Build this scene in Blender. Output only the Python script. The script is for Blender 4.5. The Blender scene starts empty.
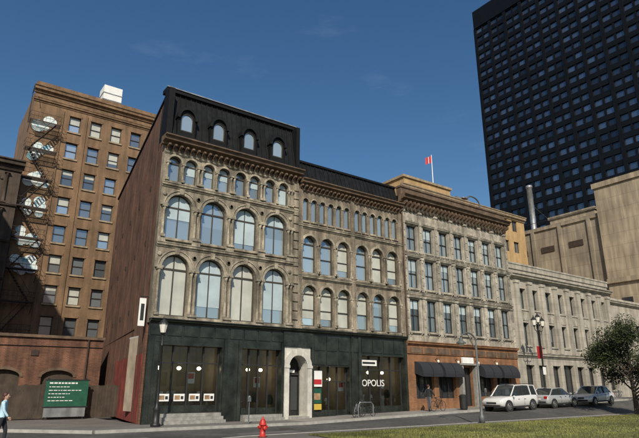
import bpy, bmesh, math, random
from mathutils import Vector, Matrix
random.seed(7)
R=math.radians
scene=bpy.context.scene
scene.view_settings.view_transform='Standard'
try: scene.view_settings.look='None'
except Exception: pass
scene.view_settings.exposure=0

# ---------------------------------------------------------------- materials
class NT:
    def __init__(s,m):
        m.use_nodes=True; s.t=m.node_tree; s.n=s.t.nodes; s.l=s.t.links
        s.b=s.n.get('Principled BSDF')
    def new(s,k,**kw):
        x=s.n.new(k)
        for a,v in kw.items(): setattr(x,a,v)
        return x
    def link(s,a,b): s.l.new(a,b)
def ramp(n,pts):
    e=n.color_ramp.elements
    while len(e)>1: e.remove(e[-1])
    e[0].position=pts[0][0]; e[0].color=pts[0][1]
    for p,c in pts[1:]:
        q=e.new(p); q.color=c
def g4(v): return (v,v,v,1)
def mixmul(N,a,b,fac=1.0):
    m=N.new('ShaderNodeMix',data_type='RGBA',blend_type='MULTIPLY')
    m.inputs[0].default_value=fac
    N.link(a,m.inputs[6]); N.link(b,m.inputs[7]); return m.outputs[2]
def mat(name,col,rough=.8,var=.25,scale=3.0,bump=.0,metal=0.0,streak=0.0,spec=.5,brick=None,fine=0.0,coat=0.0,patch=0.0):
    m=bpy.data.materials.new(name); N=NT(m); b=N.b
    b.inputs['Roughness'].default_value=rough; b.inputs['Metallic'].default_value=metal
    b.inputs['Specular IOR Level'].default_value=spec
    b.inputs['Coat Weight'].default_value=coat
    geo=N.new('ShaderNodeNewGeometry'); pos=geo.outputs['Position']
    nz=N.new('ShaderNodeTexNoise'); nz.inputs['Scale'].default_value=scale; nz.inputs['Detail'].default_value=6
    N.link(pos,nz.inputs['Vector'])
    r=N.new('ShaderNodeValToRGB'); ramp(r,[(.3,g4(1-var)),(.7,g4(1+var*.4))]); N.link(nz.outputs[0],r.inputs[0])
    base=N.new('ShaderNodeRGB'); base.outputs[0].default_value=(*col,1); c=base.outputs[0]
    h=nz.outputs[0]
    if brick:
        sx=N.new('ShaderNodeSeparateXYZ'); N.link(pos,sx.inputs[0])
        ad=N.new('ShaderNodeMath',operation='ADD'); N.link(sx.outputs[0],ad.inputs[0]); N.link(sx.outputs[1],ad.inputs[1])
        cb=N.new('ShaderNodeCombineXYZ'); N.link(ad.outputs[0],cb.inputs[0]); N.link(sx.outputs[2],cb.inputs[1])
        bt=N.new('ShaderNodeTexBrick'); N.link(cb.outputs[0],bt.inputs['Vector'])
        bt.inputs['Scale'].default_value=1; bt.inputs['Brick Width'].default_value=brick[0]; bt.inputs['Row Height'].default_value=brick[1]
        bt.inputs['Mortar Size'].default_value=brick[2]; bt.inputs['Mortar Smooth'].default_value=.3
        bt.inputs['Color1'].default_value=(*col,1); bt.inputs['Color2'].default_value=(*[x*brick[3] for x in col],1)
        bt.inputs['Mortar'].default_value=(*[x*brick[4] for x in col],1)
        c=bt.outputs[0]; 
    c=mixmul(N,c,r.outputs[0])
    if streak>0:
        mp=N.new('ShaderNodeMapping'); mp.inputs['Scale'].default_value=(1.6,1.6,.18); N.link(pos,mp.inputs[0])
        n2=N.new('ShaderNodeTexNoise'); n2.inputs['Scale'].default_value=1.3; n2.inputs['Detail'].default_value=5; N.link(mp.outputs[0],n2.inputs['Vector'])
        r2=N.new('ShaderNodeValToRGB'); ramp(r2,[(.38,g4(1-streak)),(.62,g4(1))]); N.link(n2.outputs[0],r2.inputs[0])
        c=mixmul(N,c,r2.outputs[0])
    if patch>0:
        n4=N.new('ShaderNodeTexNoise'); n4.inputs['Scale'].default_value=.16; n4.inputs['Detail'].default_value=3; N.link(pos,n4.inputs['Vector'])
        r4=N.new('ShaderNodeValToRGB'); ramp(r4,[(.4,g4(1-patch)),(.6,g4(1+patch*.6))]); N.link(n4.outputs[0],r4.inputs[0])
        c=mixmul(N,c,r4.outputs[0])
    if fine>0:
        n3=N.new('ShaderNodeTexNoise'); n3.inputs['Scale'].default_value=scale*14; n3.inputs['Detail'].default_value=3; N.link(pos,n3.inputs['Vector'])
        r3=N.new('ShaderNodeValToRGB'); ramp(r3,[(.35,g4(1-fine)),(.65,g4(1+fine*.5))]); N.link(n3.outputs[0],r3.inputs[0])
        c=mixmul(N,c,r3.outputs[0]); h=n3.outputs[0]
    N.link(c,b.inputs['Base Color'])
    if bump>0:
        bp=N.new('ShaderNodeBump'); bp.inputs['Strength'].default_value=bump; bp.inputs['Distance'].default_value=.03
        N.link(h,bp.inputs['Height']); N.link(bp.outputs[0],b.inputs['Normal'])
    return m
def glass(name,col,metal=.75,rough=.06,cell=None,lo=.5,wav=.02):
    m=bpy.data.materials.new(name); N=NT(m); b=N.b
    b.inputs['Roughness'].default_value=rough; b.inputs['Metallic'].default_value=metal
    b.inputs['Coat Weight'].default_value=.6; b.inputs['Coat Roughness'].default_value=.03
    geo=N.new('ShaderNodeNewGeometry'); pos=geo.outputs['Position']
    base=N.new('ShaderNodeRGB'); base.outputs[0].default_value=(*col,1); c=base.outputs[0]
    if cell:
        mp=N.new('ShaderNodeVectorMath',operation='SNAP'); mp.inputs[1].default_value=cell; N.link(pos,mp.inputs[0])
        wn=N.new('ShaderNodeTexWhiteNoise'); N.link(mp.outputs[0],wn.inputs[0])
        r=N.new('ShaderNodeValToRGB'); ramp(r,[(0,g4(lo)),(.8,g4(1)),(1,g4(1.35))]); N.link(wn.outputs[0],r.inputs[0])
        c=mixmul(N,c,r.outputs[0])
    N.link(c,b.inputs['Base Color'])
    nz=N.new('ShaderNodeTexNoise'); nz.inputs['Scale'].default_value=.9; N.link(pos,nz.inputs['Vector'])
    bp=N.new('ShaderNodeBump'); bp.inputs['Strength'].default_value=wav*5; bp.inputs['Distance'].default_value=.05
    N.link(nz.outputs[0],bp.inputs['Height']); N.link(bp.outputs[0],b.inputs['Normal'])
    return m
def clearglass(name):
    m=bpy.data.materials.new(name); N=NT(m)
    tr=N.new('ShaderNodeBsdfTransparent'); tr.inputs[0].default_value=(.78,.83,.81,1)
    gl=N.new('ShaderNodeBsdfGlossy'); gl.inputs['Roughness'].default_value=.03; gl.inputs['Color'].default_value=(.9,.95,1,1)
    fr=N.new('ShaderNodeFresnel'); fr.inputs['IOR'].default_value=1.55
    mx=N.new('ShaderNodeMixShader'); N.link(fr.outputs[0],mx.inputs[0]); N.link(tr.outputs[0],mx.inputs[1]); N.link(gl.outputs[0],mx.inputs[2])
    N.link(mx.outputs[0],N.n['Material Output'].inputs['Surface']); return m

M={}
M['stone1']=mat('sandstone_olive',(.375,.325,.245),.85,.5,1.5,.45,streak=.6,fine=.4)
M['stone1b']=mat('sandstone_trim',(.43,.38,.29),.85,.5,2.2,.35,streak=.55,fine=.35)
M['stone2']=mat('sandstone_brown',(.32,.265,.195),.85,.5,1.5,.45,streak=.55,fine=.4)
M['stone3']=mat('carved_limestone',(.50,.455,.375),.85,.4,2.2,.5,streak=.42,fine=.4)
M['stone4']=mat('bank_limestone',(.43,.395,.33),.85,.25,1.2,.2,brick=(1.3,.6,.012,.93,.6),streak=.3)
M['cornice']=mat('brown_cornice',(.15,.10,.065),.75,.35,3,.1,streak=.35)
M['black_metal']=mat('black_metal',(.009,.009,.010),.6,.3,4,.0,spec=.2)
M['slate']=mat('dark_roof_metal',(.012,.013,.014),.6,.5,3,.1,streak=.4,spec=.25)
M['marble']=mat('dark_green_marble',(.034,.040,.033),.3,.7,1.5,.0,fine=.5,streak=.3)
M['granite']=mat('grey_granite',(.34,.33,.30),.7,.25,4,.2,fine=.25,streak=.3)
M['archstone']=mat('pale_arch_limestone',(.60,.58,.52),.75,.2,3,.2,fine=.2,streak=.2)
M['redbrick']=mat('old_red_brick',(.19,.092,.058),.9,.5,.7,.3,brick=(.24,.08,.012,.6,1.3),streak=.45)
M['redpaint']=mat('painted_red_brick',(.27,.045,.03),.85,.45,1.5,.2,streak=.45)
M['tallbrick']=mat('brown_brick',(.245,.152,.086),.9,.35,.5,.2,brick=(.24,.08,.012,.8,1.2),streak=.35)
M['talltrim']=mat('buff_stone_trim',(.36,.28,.18),.85,.25,1.5,streak=.3)
M['darkstone']=mat('dark_brown_stone',(.085,.062,.046),.9,.4,1.2,.3,streak=.4)  # very dark brown base colour with random mottling and streaks
M['orange']=mat('ochre_brick',(.46,.31,.15),.9,.2,.8,.1,brick=(.24,.08,.01,.85,1.2),streak=.2)
M['shopbrick']=mat('orange_shop_brick',(.28,.135,.065),.85,.35,1.5,.2,brick=(.24,.08,.01,.75,1.4),streak=.3)
M['concrete']=mat('tan_concrete',(.43,.35,.245),.9,.25,.4,.15,streak=.35,brick=(3.0,1.6,.03,.95,.7))
M['concrete2']=mat('grey_tan_concrete',(.34,.285,.21),.9,.25,.5,.15,streak=.35,brick=(3.0,1.6,.03,.95,.7))
M['roof']=mat('roof_gravel',(.12,.115,.11),.95,.2,2)
M['frame_black']=mat('dark_window_frame',(.025,.025,.025),.5,.2,4)
M['frame_brown']=mat('brown_window_frame',(.05,.042,.033),.6,.2,4)
M['g_sky']=glass('sky_reflecting_glass',(.50,.60,.64),.6,.05,(2.2,5,3.7),.6)
M['g_blind']=mat('window_with_blind',(.50,.51,.45),.35,.2,1.0,0,coat=.7,streak=.1)
M['g_blind2']=mat('window_with_blue_blind',(.42,.51,.54),.35,.2,1.0,0,coat=.7)
M['g_mid']=glass('grey_glass',(.33,.40,.44),.7,.05,(1.84,5,3.0),.3)
M['g_dark']=glass('dark_shop_glass',(.045,.05,.055),.3,.05)
M['g_shop']=clearglass('clear_shop_glass')
M['g_interior']=mat('dark_interior',(.012,.012,.012),.8,.5,2)
M['plaster']=mat('shop_interior_wall',(.40,.33,.25),.9,.35,1.2)
M['ceil']=mat('shop_ceiling_paint',(.45,.43,.40),.9,.2,1.2)
M['floorwood']=mat('shop_floor_boards',(.24,.15,.09),.5,.3,2)
M['g_tall']=glass('upper_window_glass',(.46,.52,.56),.7,.08,(2.35,50,3.3),.3)
M['g_tower']=glass('tower_glass',(.16,.19,.23),.85,.06,(50,2.95,3.4),.25)
M['tower']=mat('bronze_tower_frame',(.006,.007,.009),.45,.3,.5,metal=.2,spec=.25)
M['asphalt']=mat('asphalt',(.080,.078,.074),.9,.3,.35,.25,fine=.3,patch=.3)
M['pave']=mat('concrete_pavement',(.25,.235,.21),.9,.2,.6,.15,brick=(1.5,1.5,.012,.93,.6),fine=.15,patch=.15)
M['kerb']=mat('kerb_granite',(.34,.33,.30),.85,.25,3,.2)
M['ground']=mat('ground_dirt',(.09,.085,.07),.95,.3,.2,.2)
M['grass']=mat('grass_soil',(.12,.125,.035),.95,.45,.9,.5,fine=.4,patch=.35)
M['blade']=mat('grass_blades',(.17,.18,.045),.8,.4,.8,patch=.45)
M['white']=mat('white_paint',(.75,.75,.73),.6,.08,3)
M['roadwhite']=mat('road_marking_paint',(.38,.38,.36),.8,.5,5)
M['iron']=mat('painted_iron',(.015,.016,.017),.5,.3,6)
M['greyiron']=mat('grey_painted_steel',(.10,.11,.11),.5,.2,6)
M['rust']=mat('rusty_iron',(.045,.03,.022),.8,.4,6)
M['red']=mat('hydrant_red',(.46,.028,.02),.45,.25,8,coat=.2)
M['rubber']=mat('tyre_rubber',(.02,.02,.02),.8,.2,10)
M['wood']=mat('hoarding_boards',(.07,.05,.035),.85,.4,2,streak=.3)
M['greenboard']=mat('green_notice_board',(.012,.085,.05),.5,.3,3)
M['silver']=mat('white_silver_car_paint',(.66,.66,.65),.3,.05,2,metal=.1,coat=.6)
M['white_car']=mat('silver_car_paint',(.50,.51,.52),.3,.05,2,metal=.4,coat=.7)
M['blue_car']=mat('pale_grey_car_paint',(.62,.63,.63),.3,.05,2,metal=.2,coat=.6)
M['carglass']=glass('car_glass',(.05,.06,.065),.4,.04)
M['chrome']=mat('alloy_wheel',(.4,.4,.4),.3,.1,5,metal=.9)
M['lamp_red']=mat('tail_lamp',(.4,.01,.01),.2,.1,5)
M['lamp_clear']=mat('head_lamp',(.6,.6,.58),.15,.1,5)
M['bark']=mat('bark',(.07,.055,.04),.95,.4,8,.6)
M['skin']=mat('skin',(.50,.31,.22),.5,.05,5)
M['hair']=mat('dark_auburn_hair',(.06,.02,.012),.6,.3,30)
M['cl_blue']=mat('light_blue_jacket',(.40,.58,.68),.85,.15,9,.2)
M['cl_dark']=mat('dark_cloth',(.02,.022,.028),.9,.2,9,.2)
M['cl_grey']=mat('grey_cloth',(.10,.10,.11),.9,.2,9,.2)
M['globe']=mat('frosted_lamp_globe',(.72,.70,.62),.3,.05,5,coat=.3)
M['lit']=mat('lit_lamp_globe',(.8,.75,.6),.3,.05,5); _b=M['lit'].node_tree.nodes['Principled BSDF']; _b.inputs['Emission Color'].default_value=(1,.78,.48,1); _b.inputs['Emission Strength'].default_value=9
M['orange_sign']=mat('red_sign',(.45,.025,.03),.5,.1,3)
M['yellow_sign']=mat('yellow_sign',(.55,.38,.06),.5,.1,3)
M['warm']=mat('shop_display_warm',(.35,.22,.12),.8,.5,4)
M['galv']=mat('galvanised_steel',(.40,.41,.42),.45,.3,2,metal=.6,streak=.3)
def mural():
    m=bpy.data.materials.new('cloud_mural'); N=NT(m)
    geo=N.new('ShaderNodeNewGeometry')
    n=N.new('ShaderNodeTexNoise'); n.inputs['Scale'].default_value=.8; n.inputs['Detail'].default_value=4; n.inputs['Distortion'].default_value=.9; N.link(geo.outputs['Position'],n.inputs['Vector'])
    r=N.new('ShaderNodeValToRGB'); ramp(r,[(.30,(.10,.30,.38,1)),(.40,(.30,.56,.62,1)),(.47,(.70,.76,.75,1)),(.60,(.66,.74,.73,1)),(.66,(.34,.58,.63,1)),(.75,(.72,.75,.74,1))]); N.link(n.outputs[0],r.inputs[0])
    N.link(r.outputs[0],N.b.inputs['Base Color']); N.b.inputs['Roughness'].default_value=.8
    return m
M['mural']=mural()
def leafmat(name,c1,c2):
    m=bpy.data.materials.new(name); N=NT(m)
    geo=N.new('ShaderNodeNewGeometry'); n=N.new('ShaderNodeTexNoise'); n.inputs['Scale'].default_value=1.1; N.link(geo.outputs['Position'],n.inputs['Vector'])
    r=N.new('ShaderNodeValToRGB'); ramp(r,[(.35,(*c1,1)),(.65,(*c2,1))]); N.link(n.outputs[0],r.inputs[0]); N.link(r.outputs[0],N.b.inputs['Base Color'])
    N.b.inputs['Roughness'].default_value=.6; N.b.inputs['Specular IOR Level'].default_value=.2
    return m
M['leaf']=leafmat('leaves',(.014,.022,.008),(.040,.052,.015))

# ---------------------------------------------------------------- builder
class Obj:
    """one real-world object: empty + one mesh child per part"""
    def __init__(s,name,loc=(0,0,0),rotz=0):
        s.e=bpy.data.objects.new(name,None); scene.collection.objects.link(s.e)
        s.e.location=loc; s.e.rotation_euler=(0,0,rotz); s.p={}
    def part(s,name,m):
        if name not in s.p: s.p[name]=([],[],m,False)
        return s.p[name]
    def poly(s,pn,m,pts):
        V,F,_,_=s.part(pn,m); b=len(V); V.extend([tuple(p) for p in pts]); F.append(tuple(range(b,b+len(pts))))
    def box(s,pn,m,x0,x1,y0,y1,z0,z1):
        V,F,_,_=s.part(pn,m); b=len(V)
        V.extend([(x0,y0,z0),(x1,y0,z0),(x1,y1,z0),(x0,y1,z0),(x0,y0,z1),(x1,y0,z1),(x1,y1,z1),(x0,y1,z1)])
        for f in [(0,3,2,1),(4,5,6,7),(0,1,5,4),(1,2,6,5),(2,3,7,6),(3,0,4,7)]: F.append(tuple(b+i for i in f))
    def prism(s,pn,m,pts,z0,z1):   # pts ccw (x,y)
        V,F,_,_=s.part(pn,m); b=len(V); n=len(pts)
        V.extend([(x,y,z0) for x,y in pts]+[(x,y,z1) for x,y in pts])
        F.append(tuple(b+i for i in reversed(range(n)))); F.append(tuple(b+n+i for i in range(n)))
        for i in range(n):
            j=(i+1)%n; F.append((b+i,b+j,b+n+j,b+n+i))
    def profx(s,pn,m,x0,x1,pts):   # profile (y,z) swept along x
        V,F,_,_=s.part(pn,m); b=len(V); n=len(pts)
        V.extend([(x0,y,z) for y,z in pts]+[(x1,y,z) for y,z in pts])
        F.append(tuple(b+i for i in range(n))); F.append(tuple(b+n+i for i in reversed(range(n))))
        for i in range(n):
            j=(i+1)%n; F.append((b+i,b+n+i,b+n+j,b+j))
    def lathe(s,pn,m,c,prof,n=12,axis='z'):
        V,F,_,_=s.part(pn,m); b=len(V); k=len(prof)
        for r,z in prof:
            for i in range(n):
                a=2*math.pi*i/n; x,y=r*math.cos(a),r*math.sin(a)
                if axis=='z': V.append((c[0]+x,c[1]+y,c[2]+z))
                elif axis=='y': V.append((c[0]+x,c[1]+z,c[2]+y))
                else: V.append((c[0]+z,c[1]+x,c[2]+y))
        for j in range(k-1):
            for i in range(n):
                i2=(i+1)%n; F.append((b+j*n+i,b+j*n+i2,b+(j+1)*n+i2,b+(j+1)*n+i))
        F.append(tuple(b+i for i in range(n))); F.append(tuple(b+(k-1)*n+i for i in range(n)))
    def tube(s,pn,m,pts,r,n=8):
        V,F,_,_=s.part(pn,m); b=len(V); P=[Vector(p) for p in pts]
        rr=r if isinstance(r,(list,tuple)) else [r]*len(P)
        for i,p in enumerate(P):
            d=(P[min(i+1,len(P)-1)]-P[max(i-1,0)]).normalized()
            up=Vector((0,0,1)) if abs(d.z)<.9 else Vector((1,0,0))
            u=d.cross(up).normalized(); w=d.cross(u)
            for k in range(n):
                a=2*math.pi*k/n; V.append(tuple(p+(u*math.cos(a)+w*math.sin(a))*rr[i]))
        for j in range(len(P)-1):
            for k in range(n):
                k2=(k+1)%n; F.append((b+j*n+k,b+j*n+k2,b+(j+1)*n+k2,b+(j+1)*n+k))
        F.append(tuple(b+k for k in range(n))); F.append(tuple(b+(len(P)-1)*n+k for k in range(n)))
    def sphere(s,pn,m,c,r,sc=(1,1,1),n=12,k=8):
        V,F,_,_=s.part(pn,m); b=len(V)
        for j in range(k+1):
            t=math.pi*j/k
            for i in range(n):
                a=2*math.pi*i/n; V.append((c[0]+r*sc[0]*math.sin(t)*math.cos(a),c[1]+r*sc[1]*math.sin(t)*math.sin(a),c[2]+r*sc[2]*math.cos(t)))
        for j in range(k):
            for i in range(n):
                i2=(i+1)%n; F.append((b+j*n+i,b+j*n+i2,b+(j+1)*n+i2,b+(j+1)*n+i))
    def done(s,smooth=(),bevel={}):
        for pn,(V,F,m,_) in s.p.items():
            me=bpy.data.meshes.new(s.e.name+'_'+pn); me.from_pydata(V,[],F); me.materials.append(m)
            bm=bmesh.new(); bm.from_mesh(me); 
            bmesh.ops.recalc_face_normals(bm,faces=bm.faces) if pn in smooth or pn in bevel else None
            bm.to_mesh(me); bm.free(); me.update()
            o=bpy.data.objects.new(pn,me); scene.collection.objects.link(o); o.parent=s.e
            if pn in smooth or smooth=='all':
                for p in me.polygons: p.use_smooth=True
            if pn in bevel:
                b=o.modifiers.new('b','BEVEL'); b.width=bevel[pn]; b.segments=2; b.limit_method='ANGLE'
        return s.e

def arcpts(cx,w,zs,rise,n=10):
    return [(cx-w/2*math.cos(math.pi*i/n), zs+rise*math.sin(math.pi*i/n)) for i in range(n+1)]
def wallrow(B,pn,m,x0,x1,z0,z1,ops,yf=0.0,dep=.32):
    """ops: (cx,w,zb,zs,rise)"""
    def q(a,b,c,d): 
        if b-a>1e-4 and d-c>1e-4: B.poly(pn,m,[(a,yf,c),(b,yf,c),(b,yf,d),(a,yf,d)])
    x=x0
    for cx,w,zb,zs,rise in ops:
        l,r=cx-w/2,cx+w/2
        q(x,l,z0,z1); q(l,r,z0,zb); x=r
        B.poly(pn,m,[(l,yf,zb),(l,yf,zs),(l,yf+dep,zs),(l,yf+dep,zb)])
        B.poly(pn,m,[(r,yf,zs),(r,yf,zb),(r,yf+dep,zb),(r,yf+dep,zs)])
        B.poly(pn,m,[(l,yf,zb),(l,yf+dep,zb),(r,yf+dep,zb),(r,yf,zb)])
        P=arcpts(cx,w,zs,rise) if rise>0 else [(l,zs),(r,zs)]
        for (a,za),(b,zb2) in zip(P[:-1],P[1:]):
            B.poly(pn,m,[(a,yf,za),(b,yf,zb2),(b,yf,z1),(a,yf,z1)])
            B.poly(pn,m,[(a,yf,za),(a,yf+dep,za),(b,yf+dep,zb2),(b,yf,zb2)])
    q(x,x1,z0,z1)
def ring(B,pn,m,cx,w,zs,rise,t,y0,y1,n=12):
    """arched band outside opening width w"""
    A=arcpts(cx,w,zs,rise,n); C=[(cx-(w/2+t)*math.cos(math.pi*i/n), zs+(rise+t)*math.sin(math.pi*i/n)) for i in range(n+1)]
    for i in range(n):
        (a,za),(b,zb)=A[i],A[i+1]; (c,zc),(d,zd)=C[i],C[i+1]
        B.poly(pn,m,[(a,y0,za),(b,y0,zb),(d,y0,zd),(c,y0,zc)])
        B.poly(pn,m,[(c,y0,zc),(d,y0,zd),(d,y1,zd),(c,y1,zc)])
        B.poly(pn,m,[(a,y0,za),(a,y1,za),(b,y1,zb),(b,y0,zb)])
    for P,Q in ((A[0],C[0]),(A[-1],C[-1])):
        B.poly(pn,m,[(P[0],y0,P[1]),(Q[0],y0,Q[1]),(Q[0],y1,Q[1]),(P[0],y1,P[1])])
def window(B,cx,w,zb,zs,rise,gm,fm,yf=0.0,dep=.32,mull=1,trans=True,gp='glass',ft=.07,blind=0.0,bm=None):
    yg=yf+dep-.04; yfr=yg-.07; l,r=cx-w/2,cx+w/2; zt=zs+rise
    if blind>=.99: blind=0; gm=bm or M['g_blind']; gp='blind_glass'
    t1,t2=random.uniform(-.012,.012),random.uniform(-.010,.010)
    B.poly(gp,gm,[(l,yg+t1,zb),(r,yg-t1,zb),(r,yg-t1+t2,zt),(l,yg+t1+t2,zt)])
    if blind>0:
        zc=zt-(zt-zb)*blind
        B.poly('blinds',bm or M['g_blind'],[(l,yg-.027,zc),(r,yg-.027,zc),(r,yg-.027,zt),(l,yg-.027,zt)])
    B.box('frames',fm,l,l+ft,yfr,yg+.02,zb,zs); B.box('frames',fm,r-ft,r,yfr,yg+.02,zb,zs)
    B.box('frames',fm,l+ft,r-ft,yfr,yg+.02,zb,zb+ft*1.3)
    if rise>0: ring(B,'frames',fm,cx,w-2*ft,zs,rise-ft,ft,yfr,yg+.02)
    else: B.box('frames',fm,l+ft,r-ft,yfr,yg+.02,zs-ft,zs)
    if trans: B.box('frames',fm,l+ft,r-ft,yfr+.01,yg+.02,zs-(0.04 if rise>0 else .5),zs+(.05 if rise>0 else -.42))
    for i in range(mull):
        x=l+(r-l)*(i+1)/(mull+1); top=(zs-.04 if trans and rise>0 else zs-ft)
        B.box('frames',fm,x-.03,x+.03,yfr+.015,yg+.02,zb+ft*1.3,top)
        if rise>.25: B.box('frames',fm,x-.025,x+.025,yfr+.02,yg+.02,zs+.05,zt-ft)
def column(B,pn,m,x,y,z0,z1,r):
    B.box(pn,m,x-r*1.6,x+r*1.6,y-r*1.6,y+.12,z0,z0+.14)
    B.lathe(pn+'_shafts',m,(x,y,0),[(r*1.35,z0+.14),(r*1.35,z0+.2),(r,z0+.25),(r*.88,z1-.3),(r*1.1,z1-.28),(r*1.0,z1-.24),(r*1.6,z1-.1)],10)
    B.box(pn,m,x-r*1.8,x+r*1.8,y-r*1.8,y+.12,z1-.1,z1)
def bracket(B,pn,m,x,w,y,z0,z1,p):
    B.profx(pn,m,x-w/2,x+w/2,[(y,z0),(y-p*.25,z0+.03),(y-p*.35,z0+(z1-z0)*.45),(y-p,z0+(z1-z0)*.7),(y-p,z1),(y,z1)])
def cornice(B,pn,m,x0,x1,y,z0,z1,p):
    h=z1-z0
    B.profx(pn,m,x0,x1,[(y+.05,z0),(y-p*.25,z0),(y-p*.3,z0+h*.25),(y-p*.75,z0+h*.4),(y-p*.8,z0+h*.7),(y-p,z0+h*.85),(y-p,z1),(y+.05,z1)])
def isl(s): return -9.75+.055*s
def gz(s,y):   # the street climbs gently towards the right
    a=.025*max(0,min(s-8,40)); b=max(0,min(1,(y-isl(s)-.2)/3.2)); return a*b
def shop(B,ops,yg,n,seed):
    rn=random.Random(seed)
    for (cx,w,zb,zt,_) in ops:
        l,r=cx-w/2,cx+w/2
        B.poly('shop_glass',M['g_shop'],[(l,yg,zb),(r,yg,zb),(r,yg,zt),(l,yg,zt)])
        k=n if w>2.5 else max(2,n-1)
        for i in range(k+1):
            x=l+(r-l-.07)*i/k; B.box('shop_frames',M['frame_black'],x,x+.07,yg-.1,yg+.02,zb,zt)
        B.box('shop_frames',M['frame_black'],l+.07,r-.07,yg-.09,yg+.02,zt-.95,zt-.88); B.box('stall_riser',M['marble'],l+.07,r-.07,yg-.06,yg+.02,zb,zb+.35)
        # room behind the glass
        B.box('shop_floor',M['floorwood'],l-.1,r+.1,yg+.03,4.2,zb-.1,zb+.02)
        B.box('shop_back_wall',M['plaster'],l-.22,r+.22,4.2,4.3,zb,4.6)
        B.box('shop_side_walls',M['plaster'],l-.32,l-.22,yg+.12,4.25,zb,4.6); B.box('shop_side_walls',M['plaster'],r+.22,r+.32,yg+.12,4.25,zb,4.6)
        B.box('shop_ceiling',M['ceil'],l-.32,r+.32,yg+.12,4.35,4.603,4.7)
        cnt=int(w*2.2)
        for i in range(cnt):
            x=l+.35+(w-.7)*i/max(1,cnt-1)+rn.uniform(-.1,.1); y=yg+rn.uniform(.3,1.2); h=rn.uniform(.6,1.3)
            kind=rn.random()
            if kind<.3: B.lathe('display_vases',M['archstone'],(x,y,zb+.02),[(.1,0),(.13,.1),(.06,h*.7),(.14,h)],10)
            elif kind<.55: B.box('display_tables',M['floorwood'],x-.3,x+.3,y-.2,y+.2,zb+.6,zb+.66); B.box('display_tables',M['floorwood'],x-.27,x-.22,y-.17,y-.12,zb+.02,zb+.6); B.box('display_tables',M['floorwood'],x+.22,x+.27,y+.12,y+.17,zb+.02,zb+.6); B.lathe('display_lamps',M['globe'],(x,y,zb+.66),[(.03,0),(.02,.2),(.14,.22),(.08,.42)],10)
            elif kind<.75: B.box('hanging_posters',M['white'],x-.22,x+.22,yg+.12,yg+.13,zb+1.5,zb+2.1); B.box('poster_prints',rn.choice([M['orange_sign']]),x-.17,x+.17,yg+.105,yg+.117,zb+1.75,zb+2.04)
            else: B.sphere('display_plants',M['leaf'],(x,y,zb+h),.24,(1,1,1.5),7,5); B.lathe('display_pots',M['warm'],(x,y,zb+.02),[(.12,0),(.16,h-.2)],10)
        for i in range(3): B.box('wall_pictures',M['talltrim'],l+.3+i*w/3,l+.3+i*w/3+.6,4.15,4.195,zb+1.4,zb+2.2)
        for i in range(3):
            xx=l+w*(i+.5)/3; zz=min(zt-.75,2.9)
            B.sphere('pendant_lamps',M['lit'],(xx,1.7,zz),.13,(1,1,.8),10,6); B.tube('pendant_cords',M['iron'],[(xx,1.7,zz+.1),(xx,1.7,4.6)],.01,4)

# ================================================================ BUILDING 1
B=Obj('victorian_stone_building'); st,tr=M['stone1'],M['stone1b']
X1=9.5
c1=[1.2,3.4,5.6,7.8]
B.prism('brick_body',M['redbrick'],[(0.0,.40),(X1,.40),(X1,22.7),(3.7,22.7)],5.25,16.0)
B.prism('brick_body',M['redbrick'],[(.73,4.5),(X1,4.5),(X1,22.7),(3.7,22.7)],0,5.25)
B.prism('corner_wall',M['redbrick'],[(0.0,.40),(.12,.40),(.85,4.5),(.67,4.5)],0,5.25)
B.prism('brick_upper_wall',M['redbrick'],[(0.12,.75),(.6,.75),(4.2,22.7),(3.7,22.7)],16.0,19.35)
B.prism('roof_deck',M['roof'],[(0.7,1.1),(X1,1.1),(X1,22.6),(4.25,22.6)],16.0,19.3)
B.prism('wall_coping',M['black_metal'],[(0.05,.75),(.68,.75),(4.28,22.8),(3.62,22.8)],19.353,19.5)
for zz in (6.6,10.4,14.0):
    for k in range(5):
        t=3.5+k*4.2; B.lathe('tie_plates',M['rust'],(.163*t-.04,.987*t,zz),[(.18,-.05),(.18,.02)],8,'x')
B.tube('drainpipe',M['rust'],[(.163*2.2-.07,.987*2.2,19),(.163*2.2-.07,.987*2.2,.1)],.05,6)
for (t,z) in ((9,7.5),(14,7.5),(14,11.5),(9,11.5),(18.5,9.5)):
    a=Vector((.163*t,.987*t)); d=Vector((.163,.987))
    p=[a-d*.5+Vector((-.012,0)),a+d*.5+Vector((-.012,0))]
    B.poly('bricked_up_windows',M['darkstone'],[(p[0].x,p[0].y,z),(p[1].x,p[1].y,z),(p[1].x,p[1].y,z+1.7),(p[0].x,p[0].y,z+1.7)])
B.prism('red_painted_base',M['redpaint'],[(.05,.8),(0.17,.8),(1.92,11.5),(1.80,11.5)],0.02,3.6)
wallrow(B,'front_wall',st,0,X1,5.2,9.45,[(c,1.66,5.6,8.25,.83) for c in c1])
wallrow(B,'front_wall',st,0,X1,9.45,13.05,[(c,1.6,10.0,11.9,.8) for c in c1])
c4=[.68,1.72,2.88,3.92,5.08,6.12,7.28,8.32]
wallrow(B,'front_wall',st,0,X1,13.05,16.0,[(c,.78,13.45,14.65,.39) for c in c4])
B.box('front_wall',st,0,0.003,0,.40,5.2,16.0)
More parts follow.
